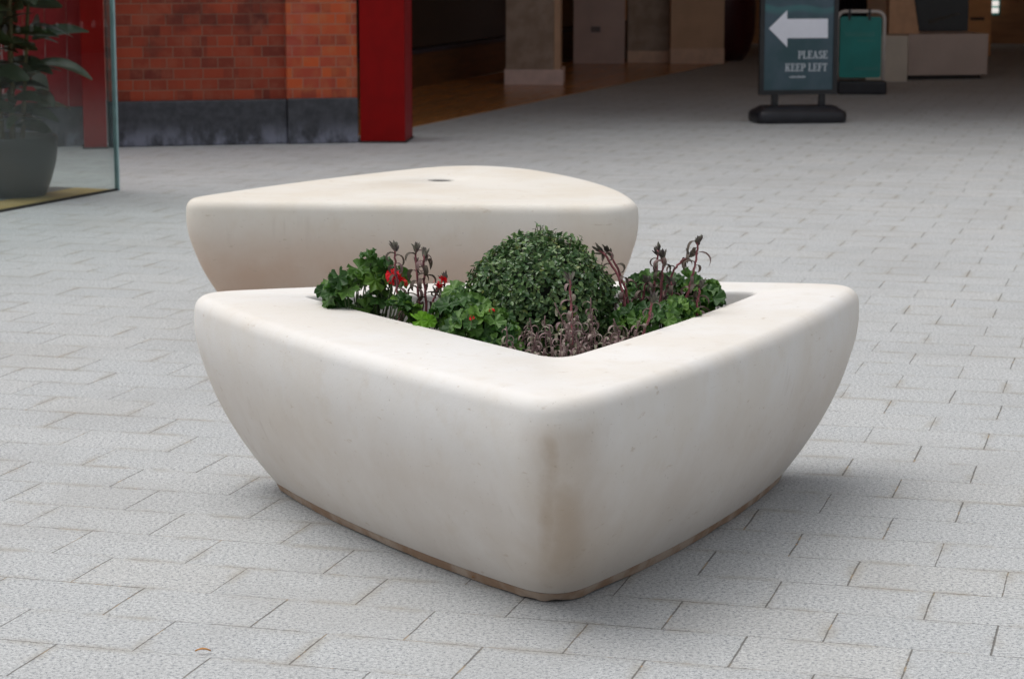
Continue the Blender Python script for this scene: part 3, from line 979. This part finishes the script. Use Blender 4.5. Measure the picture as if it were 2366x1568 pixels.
wilted('tallest wilted stem with red stalk at the right end of the bed', [up_stem(1566, 735, 6.195, [(1585, 690, 6.195), (1602, 630, 6.195), (1610, 585, 6.195), (1613, 556, 6.195)])], 37, n_leaf=8, L=0.055, skip=.25)
wilted('dark wilted stems low beside the back right geranium', [up_stem(1610, 745, 6.166, [(1612, 700, 6.166), (1618, 660, 6.166)]), up_stem(1555, 735, 6.185, [(1553, 690, 6.185), (1550, 650, 6.185)])], 38, n_leaf=8)
wilted('slim wilted stem standing in front of the shrub ball', [up_stem(1322, 800, 5.743, [(1322, 740, 5.762), (1319, 690, 5.782), (1316, 645, 5.791)])], 39, 'wilt_grey', n_leaf=8, L=0.035, skip=.3)
wilted('green wilted stem rising right of the shrub ball', [up_stem(1478, 790, 5.878, [(1500, 730, 5.897), (1508, 690, 5.906)])], 40, 'wilt_grey', n_leaf=6, L=0.035)
# low greyish clumps that fill the front corner
rc = random.Random(77)
clumps = [('greyish wilted clump at the left end of the front corner planting', 1215, 790, 5.628),
          ('greyish wilted clump in front of the left side of the shrub ball', 1235, 765, 5.734),
          ('greyish wilted clump at the very front corner of the bed', 1283, 815, 5.570),
          ('tall greyish wilted clump in the middle of the front corner planting', 1290, 780, 5.686),
          ('greyish wilted clump behind the front inner corner, right of centre', 1345, 795, 5.647),
          ('greyish wilted clump reaching up against the right front of the ball', 1365, 770, 5.762),
          ('sparse wilted clump along the right inner rim beside the ball', 1410, 780, 5.762),
          ('last wilted clump along the right inner rim before the geranium', 1455, 765, 5.858)]
for ci, (lab, px, py, d) in enumerate(clumps):
    sts = []
    for k in range(6):
        a, b = px + rc.uniform(-38, 38), py + rc.uniform(-4, 22)
        dd = d + rc.uniform(-.05, .05)
        p0 = W(a, b, dd)
        p0.z = 0.430
        # keep inside the bed
        inx = min(max(p0.x, -0.02), 0.40)
        p0.x = inx
        while not in_bed(p0.x, p0.y, 0.03) and p0.y < 6: p0.y += 0.01
        hgt = rc.uniform(0.05, 0.17) + (0.045 if 'tall' in lab or 'reaching' in lab else 0)
        p1 = p0 + Vector((rc.uniform(-.015, .015), rc.uniform(-.01, .01), hgt * .5))
        p2 = p0 + Vector((rc.uniform(-.03, .03), rc.uniform(-.015, .02), hgt))
        sts.append([tuple(p0), tuple(p1), tuple(p2)])
    wilted(lab, sts, 60 + ci, 'wilt_grey', n_leaf=15, L=0.036, tuft=False, wl=0.62, skip=.15, group='low wilted clumps at the front of the bed')

# fresh green shoot lying across the left of the bed
sh = MB()
a_, b_, c_ = W(898, 692, 6.20), W(930, 715, 6.11), W(968, 740, 6.00)
sh.tube([a_, a_.lerp(b_, .5), b_, b_.lerp(c_, .5) + Vector((0, 0, .002)), c_], [0.0022, .003, .0032, .003, .0028], 7)
so = sh.build('green_shoot', M['ger_bright'], None, smooth=True)
tag(so, 'bright green shoot lying across the left side of the flower bed', 'shoot')

# litter
def litter(px, py, d, L, W_, rz, label, cat='leaf', z=0.006):
    m = MB()
    n_ = 6
    for i in range(n_ + 1):
        s = i / n_
        wd = W_ * math.sin(math.pi * (0.08 + .84 * s)) * .5
        zz = 0.004 * math.sin(s * 3.3)
        m.v += [(L * (s - .5), wd, zz + .003), (L * (s - .5), 0, zz), (L * (s - .5), -wd, zz + .003)]
    for i in range(n_):
        a = i * 3
        m.f += [(a, a + 3, a + 4, a + 1), (a + 1, a + 4, a + 5, a + 2)]
    o = m.build('fallen_leaf', M['dead'], None, smooth=True)
    p = W(px, py, d)
    o.location = (p.x, p.y, z)
    o.rotation_euler = (0.1, 0, rz)
    tag(o, label, cat, 'fallen leaves on the paving')


litter(469, 1507, 4.86, 0.034, 0.007, R(8), 'thin orange leaf scrap lying alone on the paving at lower left')
litter(1118, 1338, 5.43, 0.060, 0.018, R(-20), 'orange dead leaf tucked against the foot of the planter', z=0.010)

# ------------------------------------------------------------------ brick building on the left
ang = math.atan2(0.43, 1.80)                       # facade direction
bx, by = -3.02, 17.56
building = empty('brick_building', (bx, by, 0), ang)
tag(building, 'red brick building with dark stone plinth beside the red steel column', 'building')
u_split, u_end = 1.345, 1.885
ZP = 0.34
MB().box(0, u_split, 0.05, 0.45, ZP, 6.6).build('wall', M['brick'], building)
MB().box(u_split, u_end, 0.0, 0.45, ZP, 6.6).build('brick_pier', M['brick2'], building)
pm = MB()
pm.box(0, u_split - 0.002, 0.0, 0.46, 0, ZP)
pm.box(u_split, u_end, -0.035, 0.46, 0, ZP + 0.006)
pm.build('plinth', M['plinth'], building, bevel=0.012)
# continuation of the facade to the left of the second column
MB().box(-9, -1.15, 0.30, 0.60, ZP + 3.4, 6.6).build('upper_wall', M['brick'], building)

# red doors and column seen through the glass
doors = empty('red_doors', (bx, by, 0), ang)
tag(doors, 'red boarded doors behind the potted plant and the glass screen', 'door')
dm = MB()
for k in range(30):
    dm.box(-0.13 - 0.16 * (k + 1) + 0.004, -0.13 - 0.16 * k, 0.16 + (0.006 if k % 2 else 0), 0.24, 0.30, 3.7)
dm.build('boards', M['red_dark'], doors)
MB().box(-9.0, -0.13, 0.15, 0.30, 0.0, 0.296).build('plinth', M['plinth'], doors)
MB().box(-1.35, -1.22, 0.12, 0.159, 0.30, 5.9).build('door_rail', M['red_dark'], doors)


def steel_column(name, label, loc, rz, w_, dep):
    r_ = empty(name, loc, rz)
    tag(r_, label, 'column', 'red steel columns')
    MB().box(0, w_, 0, 0.03, 0.012, 6.6).build('front_flange', M['red'], r_, bevel=0.003)
    MB().box(0, w_, dep - 0.03, dep, 0.012, 6.6).build('rear_flange', M['red'], r_, bevel=0.003)
    MB().box(w_ / 2 - .012, w_ / 2 + .012, 0.03, dep - 0.03, 0.012, 6.6).build('web', M['red'], r_)
    MB().box(w_ - 0.030, w_ - 0.002, 0.031, dep - 0.031, 0.012, 6.6).build('side_plate', M['red_dark'], r_)
    MB().box(-0.01, w_ + 0.01, -0.012, dep + 0.01, 0, 0.012).build('base_plate', M['dark_metal'], r_)
    return r_


p = at(830, 327, 17.98)
steel_column('steel_column', 'red steel column at the right end of the brick wall', (-1.165, 17.97, 0), R(-4), 0.345, 0.52)
steel_column('steel_column', 'red steel column seen through the glass screen left of the brick wall', (-3.19, 17.42, 0), R(12), 0.17, 0.36)

# ------------------------------------------------------------------ glass screen and what stands behind it
gx, gy = -2.453, 14.46
gang = math.atan2(-0.47, -1.19)                     # direction running towards the viewer
scr = empty('glass_screen', (gx, gy, 0), math.atan2(-1.19, -0.47))
tag(scr, 'tall clear glass screen with bluish edge, at the left in front of the potted plant', 'glass screen')
MB().box(0.004, 4.2, -0.011, 0.011, 0.012, 3.2).build('pane', M['glass'], scr)
MB().box(-0.004, 0.004, -0.012, 0.020, 0.0, 3.2).build('pane_edge', M['glass_edge'], scr)
MB().box(0.0, 4.2, -0.013, 0.013, 0, 0.012).build('bottom_channel', M['dark_metal'], scr)
dt = MB()
for k in range(12):
    u_ = 0.10 + 0.135 * k
    nn = 18
    vs = [(u_ + 0.024 * math.cos(2 * math.pi * i / nn), 0.0125, 1.03 + 0.024 * math.sin(2 * math.pi * i / nn)) for i in range(nn)]
    dt = MB()
    dt.add(vs, [tuple(range(nn))])
    dt.build('warning_dot', M['frost'], scr, fix=False)
# interior floors behind the screen
A15 = Vector((0.47, 1.19)).normalized()
N15 = Vector((-A15.y, A15.x))
def fl(u0, u1, v0, v1, z, name, mat):
    o_ = Vector((gx, gy))
    q = [o_ + A15 * a + N15 * b for a, b in ((u0, v0), (u1, v0), (u1, v1), (u0, v1))]
    m = MB().prism([(k.x, k.y) for k in q], 0.0, z)
    tag(m.build(name, mat), kind='structure')
fl(-4.2, 0.0, 0.022, 0.30, 0.006, 'threshold_floor', M['yellowfloor'])
fl(-4.2, 0.0, 0.302, 6.0, 0.006, 'interior_floor', M['greyfloor'])

# pot with plant
pot = empty('plant_pot', (-3.035, 14.12, 0.006))
tag(pot, 'large dark grey rounded pot behind the glass at the left edge', 'pot')
pf = []
for z_, r_ in ((0, .195), (.004, .205), (.10, .245), (.20, .272), (.28, .284), (.355, .286), (.365, .280), (.362, .262), (.30, .262), (.29, .001)):
    pf.append((r_, z_))
MB().lathe(pf, 0, 0, 48).build('pot_body', M['pot'], pot, smooth=True)
MB().lathe([(.26, .315), (.12, .325), (.001, .327)], 0, 0, 30).build('potting_soil', M['soil'], pot, smooth=True)
fig = empty('indoor_plant', (-3.035, 14.12, 0.33))
tag(fig, 'tall dark leafy indoor plant growing in the grey pot behind the glass', 'plant')
rp = random.Random(9)


def long_leaf(mb, p, dr, L, W_, sag):
    dr = dr.normalized()
    side = dr.cross(Vector((0, 0, 1)))
    if side.length < .1: side = Vector((1, 0, 0))
    side.normalize()
    side = Matrix.Rotation(rp.uniform(-1.1, 1.1), 3, dr) @ side
    n_ = 9
    v0 = len(mb.v)
    q = p.copy()
    d = dr.copy()
    for i in range(n_ + 1):
        s = i / n_
        wd = W_ * (math.sin(math.pi * (0.04 + .93 * s)) ** .75) * .5
        u_ = side.cross(d).normalized()
        mb.v += [tuple(q + side * wd + u_ * wd * .25), tuple(q), tuple(q - side * wd + u_ * wd * .25)]
        q = q + d * (L / n_)
        d = (d + Vector((0, 0, -sag / n_))).normalized()
    for i in range(n_):
        a = v0 + i * 3
        mb.f += [(a, a + 3, a + 4, a + 1), (a + 1, a + 4, a + 5, a + 2)]


lm = MB()
for k, (cx_, cy_, hh) in enumerate(((-.06, -.03, 1.7), (.045, -.05, 1.5), (.12, .03, 1.3), (-.14, .05, 1.2), (.0, .1, 1.6))):
    MB().tube([(cx_ * .6, cy_ * .6, -0.02), (cx_, cy_, hh * .5), (cx_ * 1.4, cy_ * 1.4, hh)], [.014, .012, .009], 8).build('cane', M['cane'], fig, smooth=True)
    for i in range(26):
        z_ = 0.10 + (hh - .08) * (i + rp.random()) / 26
        a = i * 2.39 + k
        dr = Vector((math.cos(a), math.sin(a), rp.uniform(-.1, .55)))
        L = rp.uniform(.26, .42)
        long_leaf(lm, Vector((cx_ * (1 + .4 * z_), cy_ * (1 + .4 * z_), z_)), dr, L, rp.uniform(.075, .115), rp.uniform(.3, 1.0))
lm.build('foliage', M['fig'], fig, smooth=True, fix=False)

# ------------------------------------------------------------------ covered gallery behind
AX = Vector((math.sin(R(17)), math.cos(R(17))))     # along the gallery
AN = Vector((AX.y, -AX.x))                          # to the right of it
# wooden floor strip left of the paving
p0 = Vector((-0.835, 19.5))
p1 = Vector((2.80, 30.4))
m = MB().prism([(-0.86, 18.55), (-0.50, 18.55 + 1.95), (2.92, 30.5), (0.3, 31.5), (-1.2, 26.5), (-2.2, 19.5)], 0, 0.006)
m = MB().prism([(-1.12, 18.62), tuple(p0), tuple(p1), (1.0, 31.3), (-3.0, 18.9)], 0, 0.006)
tag(m.build('wooden_floor', M['woodfloor']), kind='structure')
# shop front: low timber riser, slate sill and dark glazing
sx0, sy0 = -1.55, 22.95
da = math.atan2(3.40, 0.95)
sf = empty('shop_front', (sx0, sy0, 0), da)
tag(sf, 'dark shop window over a low timber riser behind the red steel column', 'shop front')
MB().box(-4.5, 12, 0.0, 0.15, 0.006, 0.36).build('riser', M['woodwall'], sf)
MB().box(-4.5, 12, -0.03, 0.25, 0.36, 0.40).build('sill', M['sill'], sf, bevel=0.008)
MB().box(-4.5, 12, 0.07, 0.11, 0.40, 5.89).build('window_pane', M['darkglass'], sf)
# concrete pillar
pl = at(1165, 198, 25.3)
pr = at(1282, 198, 25.3)
pil = empty('concrete_pillar', ((pl.x + pr.x) / 2, 25.33, 0.006), R(-3))
tag(pil, 'square raw concrete pillar with pale skirting on the wooden floor', 'pillar')
w2 = (pr.x - pl.x) / 2
MB().box(-w2 + .015, w2 - .01, 0.01, 0.70, 0.165, 5.9).build('shaft', M['pillar'], pil, bevel=0.008)
MB().box(w2 - .008, w2 + .055, 0.03, 0.70, 0.165, 5.9).build('side_face', M['plaster'], pil)
MB().box(-w2, w2 + .09, 0, 0.72, 0, 0.165).build('skirting', M['skirting'], pil, bevel=0.004)


# end walls of the gallery
def seg(name, label, px0, px1, py, d, dep, mat, skirt=None, sh_=0.13, rz=0.0, cat='wall', extra=None):
    a, b = at(px0, py, d), at(px1, py, d)
    r_ = empty(name, (a.x, d, 0.0), rz)
    tag(r_, label, cat)
    wd = b.x - a.x
    z0 = sh_ if skirt else 0.006
    MB().box(0, wd, 0, dep, z0, 5.9).build('wall_face', mat, r_)
    if skirt: MB().box(-.004, wd + .004, -0.02, dep, 0.006, sh_).build('skirting', skirt, r_, bevel=0.004)
    return r_


r_ = seg('partition_wall', 'pale pinkish wall panel with a small socket, right of the concrete pillar', 1325, 1443, 148, 29.9, 0.25, M['pinkish'])
so_ = MB().box(0.22, 0.34, -0.012, -0.001, 0.40, 0.47)
so_.build('socket_plate', M['socket'], r_)
seg('concrete_wall', 'bare concrete wall section with pale skirting between two plaster sections', 1450, 1548, 145, 30.1, 0.3, M['pillar'], M['skirting2'], 0.155)
seg('plaster_wall', 'warm plaster wall section with skirting at the end of the wooden floor', 1549, 1672, 148, 29.8, 0.5, M['plaster'], M['skirting2'], 0.20)
# maroon drum
dr = MB()
dc = at(1672, 142, 30.2)
dr.lathe([(0.001, 0.0), (0.26, 0.0), (0.36, 0.12), (0.42, 0.35), (0.44, 0.9), (0.44, 3.7)], 0, 0, 40)
o = dr.build('maroon_drum', M['maroon'], None, smooth=True)
o.location = (dc.x + .04, 30.9, 0.0)
tag(o, 'dark maroon rounded drum standing right of the plaster wall section', 'drum')
# back wall, ceiling, right hand side
m = MB().box(-8, 24, 36, 36.3, 0, 5.89)
tag(m.build('back_wall', M['backwall']), 'dark brown wall closing the far end of the gallery', 'wall')
m = MB().prism([(-1.0, 19.6), (24, 18.8), (26, 36.3), (-8, 36.3), (-3.5, 18.7)], 5.9, 6.2)
tag(m.build('gallery_ceiling', M['ceiling']), 'low brown ceiling over the covered gallery', 'ceiling')
m = MB().prism([(-0.95, 19.6), (24, 18.8), (24.1, 19.3), (-0.85, 20.1)], 6.21, 6.9)
tag(m.build('upper_facade', M['brick']), 'brick upper storeys above the gallery opening', 'facade')
m = MB().prism([(11.5, 16.4), (12.0, 16.4), (14.5, 36), (14.0, 36)], 0, 5.89)
tag(m.build('side_wall', M['backwall']), 'brown side wall along the right of the gallery', 'wall')

# ------------------------------------------------------------------ things in the gallery
# pavement sign
DS = 20.1
sg = empty('pavement_sign', (at(1842, 270, DS).x, DS, 0), R(9))
tag(sg, 'black framed poster sign with white left arrow reading PLEASE KEEP LEFT', 'sign')
k_ = DS / FPX


def sxz(px, py):
    a = at(px, py, DS)
    return (a.x - sg.location.x, a.z)


fx0, fz0 = sxz(1750, 219)
fx1, _ = sxz(1935, 219)
qx0, qz0 = sxz(1760.5, 208)
qx1, _ = sxz(1925, 208)
ZT = 1.16
fm = MB()
fm.box(fx0, qx0, -0.022, 0.022, fz0, ZT + .04)
fm.box(qx1, fx1, -0.022, 0.022, fz0, ZT + .04)
fm.box(qx0 - .001, qx1 + .001, -0.0215, 0.0215, fz0 + .001, qz0)
fm.box(qx0 - .001, qx1 + .001, -0.0215, 0.0215, ZT, ZT + .039)
fm.build('frame', M['black'], sg)
MB().box(qx0, qx1, -0.012, 0.012, qz0, ZT).build('poster', M['poster'], sg)
ar = []
for px, py in ((1773.5, 66), (1817, 24), (1817, 44), (1914, 44), (1914, 88.5), (1817, 88.5), (1817, 109)):
    ar.append(sxz(px, py))
MB().plate(ar[::-1], -0.0155, -0.0121).build('arrow', M['white_print'], sg)


def glyph(ch):
    st, th = .17, .085
    def rect(a, b, c, d): return [(a, b), (c, b), (c, d), (a, d)]
    def arc(cx_, cy_, rx, ry, a0, a1, w0, w1, n_=12):
        out = []
        for i in range(n_):
            for (s0, s1) in ((i / n_, (i + 1) / n_),):
                q = []
                for s_, sg_ in ((s0, 1), (s1, 1), (s1, -1), (s0, -1)):
                    a = R(a0 + (a1 - a0) * s_)
                    wd = w0 + (w1 - w0) * abs(math.cos(a))
                    q.append((cx_ + (rx + sg_ * wd / 2) * math.cos(a), cy_ + (ry + sg_ * wd / 2) * math.sin(a)))
                out.append(q)
        return out
    if ch == 'P': return [rect(.09, 0, .09 + st, 1), rect(0, 0, .36, th), rect(0, 1 - th, .40, 1), rect(.2, .44, .40, .44 + th)] + arc(.38, .72, .22, .24, -90, 90, th, st), .66
    if ch == 'L': return [rect(.09, 0, .09 + st, 1), rect(0, 0, .62, th), rect(0, 1 - th, .36, 1), rect(.54, 0, .62, .26)], .66
    if ch == 'E': return [rect(.09, 0, .09 + st, 1), rect(0, 0, .64, th), rect(0, 1 - th, .62, 1), rect(.2, .47, .46, .47 + th), rect(.56, 0, .64, .25), rect(.54, .75, .62, 1), rect(.42, .36, .48, .66)], .70
    if ch == 'F': return [rect(.09, 0, .09 + st, 1), rect(0, 0, .36, th), rect(0, 1 - th, .62, 1), rect(.2, .47, .46, .47 + th), rect(.54, .75, .62, 1), rect(.42, .36, .48, .66)], .66
    if ch == 'T': return [rect(.25, 0, .25 + st, 1), rect(.16, 0, .50, th), rect(0, 1 - th, .67, 1), rect(0, .74, .08, 1), rect(.59, .74, .67, 1)], .70
    if ch == 'A': return [[(.08, 0), (.17, 0), (.40, 1), (.32, 1)], [(.52, 0), (.72, 0), (.42, 1), (.30, 1)], rect(0, 0, .25, th), rect(.46, 0, .80, th), rect(.18, .30, .58, .30 + th)], .82
    if ch == 'K': return [rect(.09, 0, .09 + st, 1), rect(0, 0, .36, th), rect(0, 1 - th, .36, 1), [(.22, .38), (.32, .38), (.68, .95), (.56, .95)], [(.34, .55), (.54, 0), (.74, 0), (.46, .64)], rect(.48, 1 - th, .78, 1), rect(.46, 0, .80, th)], .82
    if ch == 'S': return arc(.29, .74, .19, .215, 20, 270, th, st) + arc(.29, .265, .20, .225, -160, 90, th, st) + [rect(.42, .74, .49, .98), rect(.04, .02, .11, .26)], .58
    return [], .36


def lettering(text, x0, x1, zb, h):
    adv = 0
    items = []
    for ch in text:
        g_, w_ = glyph(ch)
        items.append((g_, adv))
        adv += w_ + .05
    adv -= .05
    sx = (x1 - x0) / adv
    m = MB()
    for gi, (g_, a) in enumerate(items):
        for k, poly in enumerate(g_):
            y_ = -0.0150 - 0.00003 * (k % 17)
            m.plate([(x0 + (a + q[0]) * sx, zb + q[1] * h) for q in poly], y_, -0.0121)
    return m


x0, zb = sxz(1843, 136)
x1, zt = sxz(1914, 118)
lettering('PLEASE', x0, x1, zb, zt - zb).build('lettering', M['soft_print'], sg)
x0, zb = sxz(1812, 165)
x1, zt = sxz(1913, 147)
lettering('KEEP LEFT', x0, x1, zb, zt - zb).build('lettering', M['soft_print'], sg)
m = MB()
x0, zb = sxz(1822, 180)
x1, zt = sxz(1860, 175)
rr = random.Random(4)
xx = x0
while xx < x1:
    ww = rr.uniform(.004, .010)
    m.box(xx, xx + ww, -0.0150, -0.0121, zb, zb + (zt - zb) * rr.uniform(.6, 1))
    xx += ww + .004
m.build('small_print', M['soft_print'], sg)
for px in (1780, 1892):
    a, z0 = sxz(px, 250)
    b, z1 = sxz(px + 16, 219)
    MB().box(a, b, -0.018, 0.018, 0.10, fz0).build('support_post', M['black'], sg, bevel=.004)
# base: pillow-like moulded rubber block
a, _ = sxz(1735, 270)
b, _ = sxz(1949, 270)
cx_ = (a + b) / 2
hw = (b - a) / 2
rg = []
for z_, ex, ey in ((0.0, .965, .94), (.012, .99, .98), (.03, 1, 1), (.075, 1, 1), (.095, .975, .95), (.125, .85, .70), (.140, .80, .58), (.142, .70, .45), (.142, .01, .01)):
    rr_ = []
    n_ = 48
    for k in range(n_):
        t_ = 2 * math.pi * k / n_
        c0, s0 = math.cos(t_), math.sin(t_)
        e_ = 0.28
        rr_.append((cx_ + hw * ex * math.copysign(abs(c0) ** e_, c0), 0.21 * ey * math.copysign(abs(s0) ** e_, s0), z_))
    rg.append(rr_)
MB().loft(rg).build('base', M['rubber'], sg, smooth=True)

# green A-board behind
DG = 23.9
ab = empty('swing_sign', (at(1990, 210, DG).x, DG, 0), R(-4))
tag(ab, 'teal swinging sign panel in a white tube frame behind the poster sign', 'sign')


def gxz(px, py):
    a = at(px, py, DG)
    return (a.x - ab.location.x, a.z)


tx1, tz1 = gxz(2044, 27)
tx0 = gxz(1936, 27)[0]
zb = 0.05
cr = 0.08
pth = [(tx0, 0, zb), (tx0, 0, tz1 - cr)]
for k in range(1, 8):
    a = R(180 - 90 * k / 8)
    pth.append((tx0 + cr + cr * math.cos(a), 0, tz1 - cr + cr * math.sin(a)))
pth.append((tx0 + cr, 0, tz1))
pth.append((tx1 - cr, 0, tz1))
for k in range(1, 8):
    a = R(90 - 90 * k / 8)
    pth.append((tx1 - cr + cr * math.cos(a), 0, tz1 - cr + cr * math.sin(a)))
pth += [(tx1, 0, tz1 - cr), (tx1, 0, zb)]
MB().tube(pth, 0.019, 10).build('tube_frame', M['white_paint'], ab, smooth=True)
px0, pz1 = gxz(1942, 39)
px1, pz0 = gxz(2034, 180)
pn = []
for cx__, cz__, a0 in ((px1 - .03, pz1 - .03, 0), (px0 + .03, pz1 - .03, 90), (px0 + .03, pz0 + .03, 180), (px1 - .03, pz0 + .03, 270)):
    for k in range(6):
        a = R(a0 + 90 * k / 5)
        pn.append((cx__ + .03 * math.cos(a), cz__ + .03 * math.sin(a)))
MB().plate(pn[::-1], -0.012, 0.012).build('panel', M['teal'], ab)
for px in (1963, 2009):
    a, z_ = gxz(px, 36)
    MB().box(a - .012, a + .012, -0.022, 0.022, pz1 - .035, tz1 + .024).build('hanging_clip', M['black'], ab)


def faint(xa, xb, ya, yb, seed):
    m_ = MB()
    r2 = random.Random(seed)
    a, z0 = gxz(xa, yb)
    b, z1 = gxz(xb, ya)
    x_ = a
    while x_ < b:
        ww = r2.uniform(.006, .014)
        m_.box(x_, x_ + ww, -0.0145, -0.0121, z0, z0 + (z1 - z0) * r2.uniform(.6, 1))
        x_ += ww + .004
    return m_


faint(1953, 2021, 72, 85, 1).build('small_print', M['teal_text'], ab)
faint(1982, 2020, 92, 97, 2).build('small_print', M['teal_text'], ab)
faint(1974, 2029, 153, 163, 3).build('small_print', M['teal_text'], ab)
ba, bz = gxz(1934, 190)
bb, _ = gxz(2046, 190)
MB().box(ba, bb, -0.13, 0.13, 0.0, 0.135).build('base', M['rubber'], ab, bevel=0.02)

# display blocks and what stands on them
DB = 25.9
def block(name, label, px0, px1, pyb, pyt, d, dep, mat, rz=0, cat='block', lift=0.0, bev=0.006):
    a, b = at(px0, pyb, d), at(px1, pyb, d)
    zt_ = at(px0, pyt, d).z
    r2 = MB().box(0, b.x - a.x, 0, dep, lift, zt_).build(name, mat, None, bevel=bev)
    r2.location = (a.x, d, 0)
    r2.rotation_euler = (0, 0, rz)
    tag(r2, label, cat)
    return r2, zt_


_, zA = block('display_block', 'pale grey display block directly behind the teal swinging sign', 2000, 2096, 188, 83, 26.0, 0.9, M['greyblock2'])
rb = empty('display_bench', (at(2097, 185, 26.3).x, 26.3, 0), R(14))
tag(rb, 'long grey display bench with black strip as shadow gap at the floor, under the black bag', 'display bench')
lenB = (at(2262, 175, 27.0).x - at(2097, 185, 26.3).x) / math.cos(R(14))
zB = at(2097, 80, 26.3).z
MB().box(0, lenB, 0, 0.75, 0.05, zB).build('top_box', M['greyblock'], rb, bevel=.006)
MB().box(0.04, lenB - .06, 0.06, 0.70, 0.0, 0.05).build('plinth', M['black'], rb)  # black strip stands in for the shade in the floor gap
# tan board leaning above
a, b = at(2052, 80, 26.5), at(2122, 80, 26.5)
zt_ = 1.75
m = MB().plate([(0, zA + .004), (b.x - a.x, zA + .004), (b.x - a.x - .22, zt_), (0, zt_)][::1], 0, .25)
o = m.build('tan_display_board', M['tanboard'])
o.location = (a.x, 26.45, 0)
tag(o, 'tan tapered display board standing on the pale grey block', 'board')
# black bag
zb_ = zB + .004
a = at(2122, 76, 27.2)
b = at(2236, 76, 27.2)
wd = b.x - a.x
rbg = empty('black_bag', (a.x, 27.15, 0), R(4))
tag(rbg, 'large black bag with faint gold script standing on the grey display bench', 'bag')
rg = []
for z_, l_, rr2, dp in ((zb_, 0.0, wd, .22), (zb_ + .3, -.05, wd, .25), (zb_ + .7, -.10, wd - .01, .20), (zb_ + 1.0, -.11, wd - .02, .12)):
    rg.append([(l_, 0, z_), (rr2, 0, z_), (rr2, dp, z_), (l_, dp, z_)])
mm = MB().loft(rg)
mm.f.append((12, 13, 14, 15))
mm.f.append((3, 2, 1, 0))
mm.build('bag_body', M['black'], rbg)
sc = []
for i in range(60):
    s_ = i / 59
    sc.append((0.10 + 0.36 * s_ + .012 * math.sin(i * 1.3), -0.006, zb_ + 0.10 + 0.10 * s_ + .022 * math.sin(i * 1.05 + 1) * (1.3 - s_)))
MB().tube(sc, .0045, 5).build('script_print', M['gold'], rbg)
# orange cabinet
cb = empty('wooden_cabinet', (at(2225, 124, 32.0).x, 32.0, 0), R(5))
tag(cb, 'orange wooden cabinet with two dark slots behind the grey display bench', 'cabinet')
cw = at(2290, 124, 32).x - at(2225, 124, 32).x
MB().box(0, cw, 0, .6, 0, 1.6).build('cabinet_body', M['orangewood'], cb, bevel=.006)
for py in (44, 94):
    z_ = at(2260, py, 32).z
    MB().box(cw * .22, cw * .72, -.012, -.001, z_ - .02, z_ + .02).build('slot', M['slot'], cb)
# lit blind window in the back wall
lw = empty('blind_window', (at(2288, 30, 35.8).x, 35.96, 0))
tag(lw, 'small bright window with white slats right of the orange cabinet', 'window')
for k in range(7):
    z_ = at(2290, 31, 35.8).z + k * .105
    MB().box(0, .155, -.02, .02, z_, z_ + .075).build('slat', M['slat'], lw)
MB().box(-.03, .185, 0.021, .039, at(2290, 31, 35.8).z - .04, at(2290, 31, 35.8).z + .80).build('window_frame', M['teal_text'], lw)
# dark hanging strips behind the signs
hk = empty('curtain', (at(1935, 60, 30).x, 30.0, 0))
tag(hk, 'dark hanging curtain in folds behind the teal swinging sign', 'curtain')
cm = MB()
pts = []
for k in range(41):
    x_ = k / 40 * .36
    pts.append((x_, .03 * math.sin(k * 1.2)))
rg = [[(x_, y_, z_) for x_, y_ in pts] for z_ in (.02, 3.6)]
cm.loft(rg, closed=False)
co = cm.build('curtain_folds', M['curtain'], hk, smooth=True, fix=False)
sm_ = co.modifiers.new('thickness', 'SOLIDIFY')
sm_.thickness = .01
seg('brown_wall', 'brown wall section behind the teal sign and the tan board', 1985, 2120, 130, 31.5, 0.3, M['plaster'], cat='wall')
